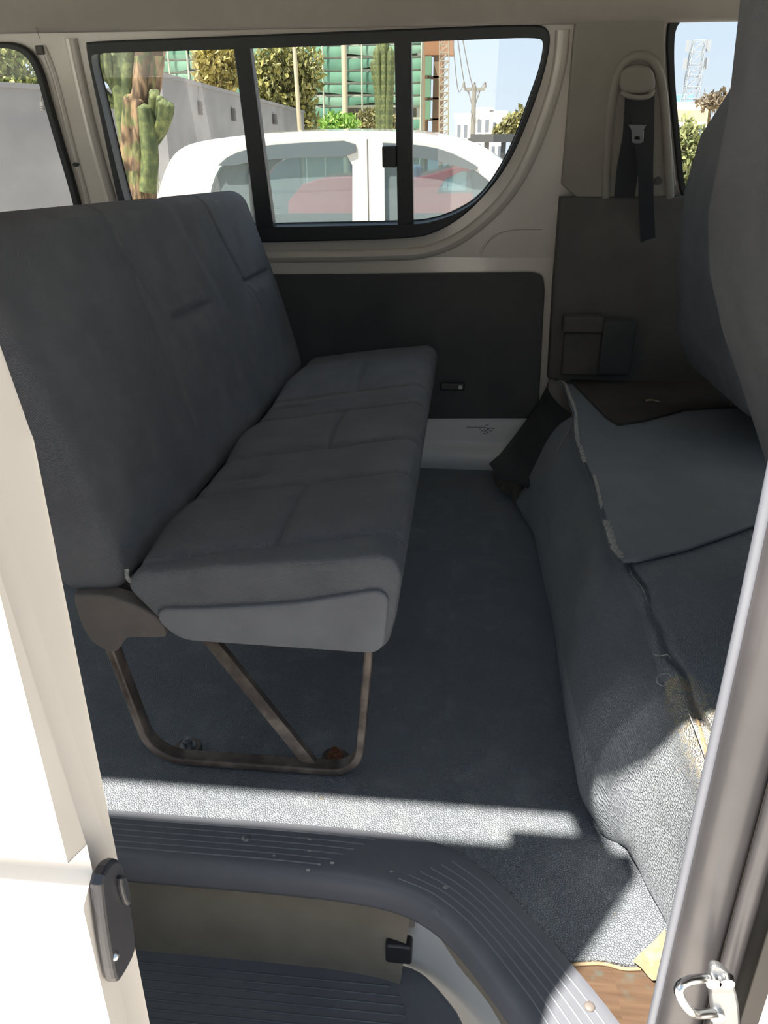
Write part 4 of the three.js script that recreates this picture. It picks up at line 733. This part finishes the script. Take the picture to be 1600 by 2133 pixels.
// cars
function car(name, label, o3) {
  const { z, W, roof, belt, sills, glassF, glassR, paint, visors, x0, x1 } = o3; const o = group(name); tag(o, label, 'car');
  const cm = phy({ color: paint, roughness: .3, clearcoat: 1, clearcoatRoughness: .06 });
  const full = [...roof, ...belt];
  const near = extr(shapeOf(full, [glassR, glassF]), .05, .012, 2); near.translate(0, 0, z - .05); mesh('side_frame', near, cm, o);
  const far = extr(shapeOf(full, [glassR, glassF]), .05); far.translate(0, 0, z - W); mesh('side_frame', far, cm, o);
  const R = resample(roof, 60, false);
  mesh('roof_panel', grid(59, 12, (u, v, i, j) => V(R[i][0], R[i][1] - .004 + .045 * Math.sin(v * Math.PI) * sstep(0, .2, u) * sstep(1, .8, u), lerp(z - .03, z - W + .03, v))), cm, o);
  const yb = sills; mesh('body', box(x1 - x0, .44, W + .06, (x0 + x1) / 2, yb - .2, z - W / 2, .1), cm, o);
  mesh('underbody', box(x1 - x0 - .1, .2, W - .1, (x0 + x1) / 2, yb - .5, z - W / 2, .05), cm, o);
  for (const gl of [glassF, glassR]) { for (const zz of [z - .03, z - W + .03]) { const s = new THREE.ShapeGeometry(shapeOf(gl)); s.translate(0, 0, zz); mesh('side_glass', s, M.carGlass, o); } }
  for (const v of visors) { const g = extr(shapeOf(v), .012, .003); g.translate(0, 0, z + .004); mesh('window_visor', g, phy({ color: 0x4c5458, roughness: .12 }), o); }
  const seatM = std({ color: 0x6c7e92, roughness: .9 });
  for (const sx of [x0 + (x1 - x0) * .38, x0 + (x1 - x0) * .60]) for (const zz of [z - W * .28, z - W * .72]) { const p = roundPoly([[sx, yb + .0], [sx + .14, yb], [sx + .04, yb + .48], [sx - .08, yb + .48]], .05, 4); const B = pillow(p, zz + .2, zz - .2, .05, 40, 8, null); mesh('car_seat', merge([B.body, fan(B.caps[0], true), fan(B.caps[1], false)]), seatM, o); }
  for (const wx of [x0 + .5, x1 - .55]) for (const zz of [z - .08, z - W + .08]) { const w = mesh('wheel', new THREE.TorusGeometry(.22, .085, 12, 28).translate(wx, GY + .31, zz), M.rubber, o); mesh('hub', new THREE.CylinderGeometry(.16, .16, .12, 20).rotateX(Math.PI / 2).translate(wx, GY + .31, zz), M.steel, w); }
  return o;
}
{
  const z = -5.2, q = (l, n = 1) => smoothPoly(l.map(([a, b]) => { const p = onZ(a, b, z); return [p.x, p.y]; }), n, false);
  const roof = q([[312, 470], [328, 400], [346, 345], [368, 312], [410, 294], [520, 280], [620, 274], [720, 272], [850, 274], [930, 286], [990, 304], [1040, 330], [1085, 362], [1130, 395], [1190, 430]], 2);
  const belt = q([[1260, 450], [1320, 500], [1320, 530], [300, 530], [304, 500]], 0);
  const glassR = q([[432, 470], [430, 430], [440, 372], [462, 335], [520, 312], [640, 302], [738, 298], [738, 470]], 1);
  const glassF = q([[798, 470], [796, 302], [870, 306], [930, 318], [985, 345], [1030, 380], [1072, 420], [1100, 470]], 1);
  const visR = q([[455, 345], [480, 322], [540, 304], [640, 296], [742, 292], [742, 326], [640, 328], [540, 334], [490, 345]], 1);
  const visF = q([[797, 297], [870, 301], [930, 313], [985, 340], [1000, 352], [980, 356], [920, 336], [860, 328], [800, 326]], 1);
  const c = car('white_hatchback', 'white hatchback car with dark window visors parked beside the van', { z, W: 1.55, roof, belt, sills: .42, glassF, glassR, paint: 0xb2b0ac, visors: [visR, visF], x0: -2.05, x1: 1.5 });
  const d = onZ(522, 390, z + .01), e = onZ(526, 470, z + .01); mesh('quarter_bar', rod(onZ(518, 312, z - .02), onZ(528, 470, z - .02), .014, 8), M.rubber, c);
  mesh('door_gap', rod(onZ(765, 290, z + .001), onZ(768, 470, z + .001), .004, 6), M.darkTrim, c);
}
{
  const z = -8.6, q = (l, n = 1) => smoothPoly(l.map(([a, b]) => { const p = onZ(a, b, z); return [p.x, p.y]; }), n, false);
  const roof = q([[600, 420], [640, 372], [760, 366], [860, 372], [900, 362], [960, 345], [1040, 342], [1090, 352], [1150, 385], [1240, 400]], 1);
  const belt = q([[1290, 420], [1300, 470], [600, 470]], 0);
  const glassR = q([[905, 405], [925, 372], [960, 355], [990, 353], [990, 405]], 0), glassF = q([[1000, 405], [1000, 353], [1040, 352], [1085, 362], [1120, 392], [1120, 405]], 0);
  car('red_car', 'red car parked beyond the white hatchback', { z, W: 1.5, roof, belt, sills: .38, glassF, glassR, paint: 0xb02230, visors: [], x0: q([[600, 420]], 0)[0][0], x1: q([[1290, 420]], 0)[0][0] });
}
renderer.render(scene, camera);
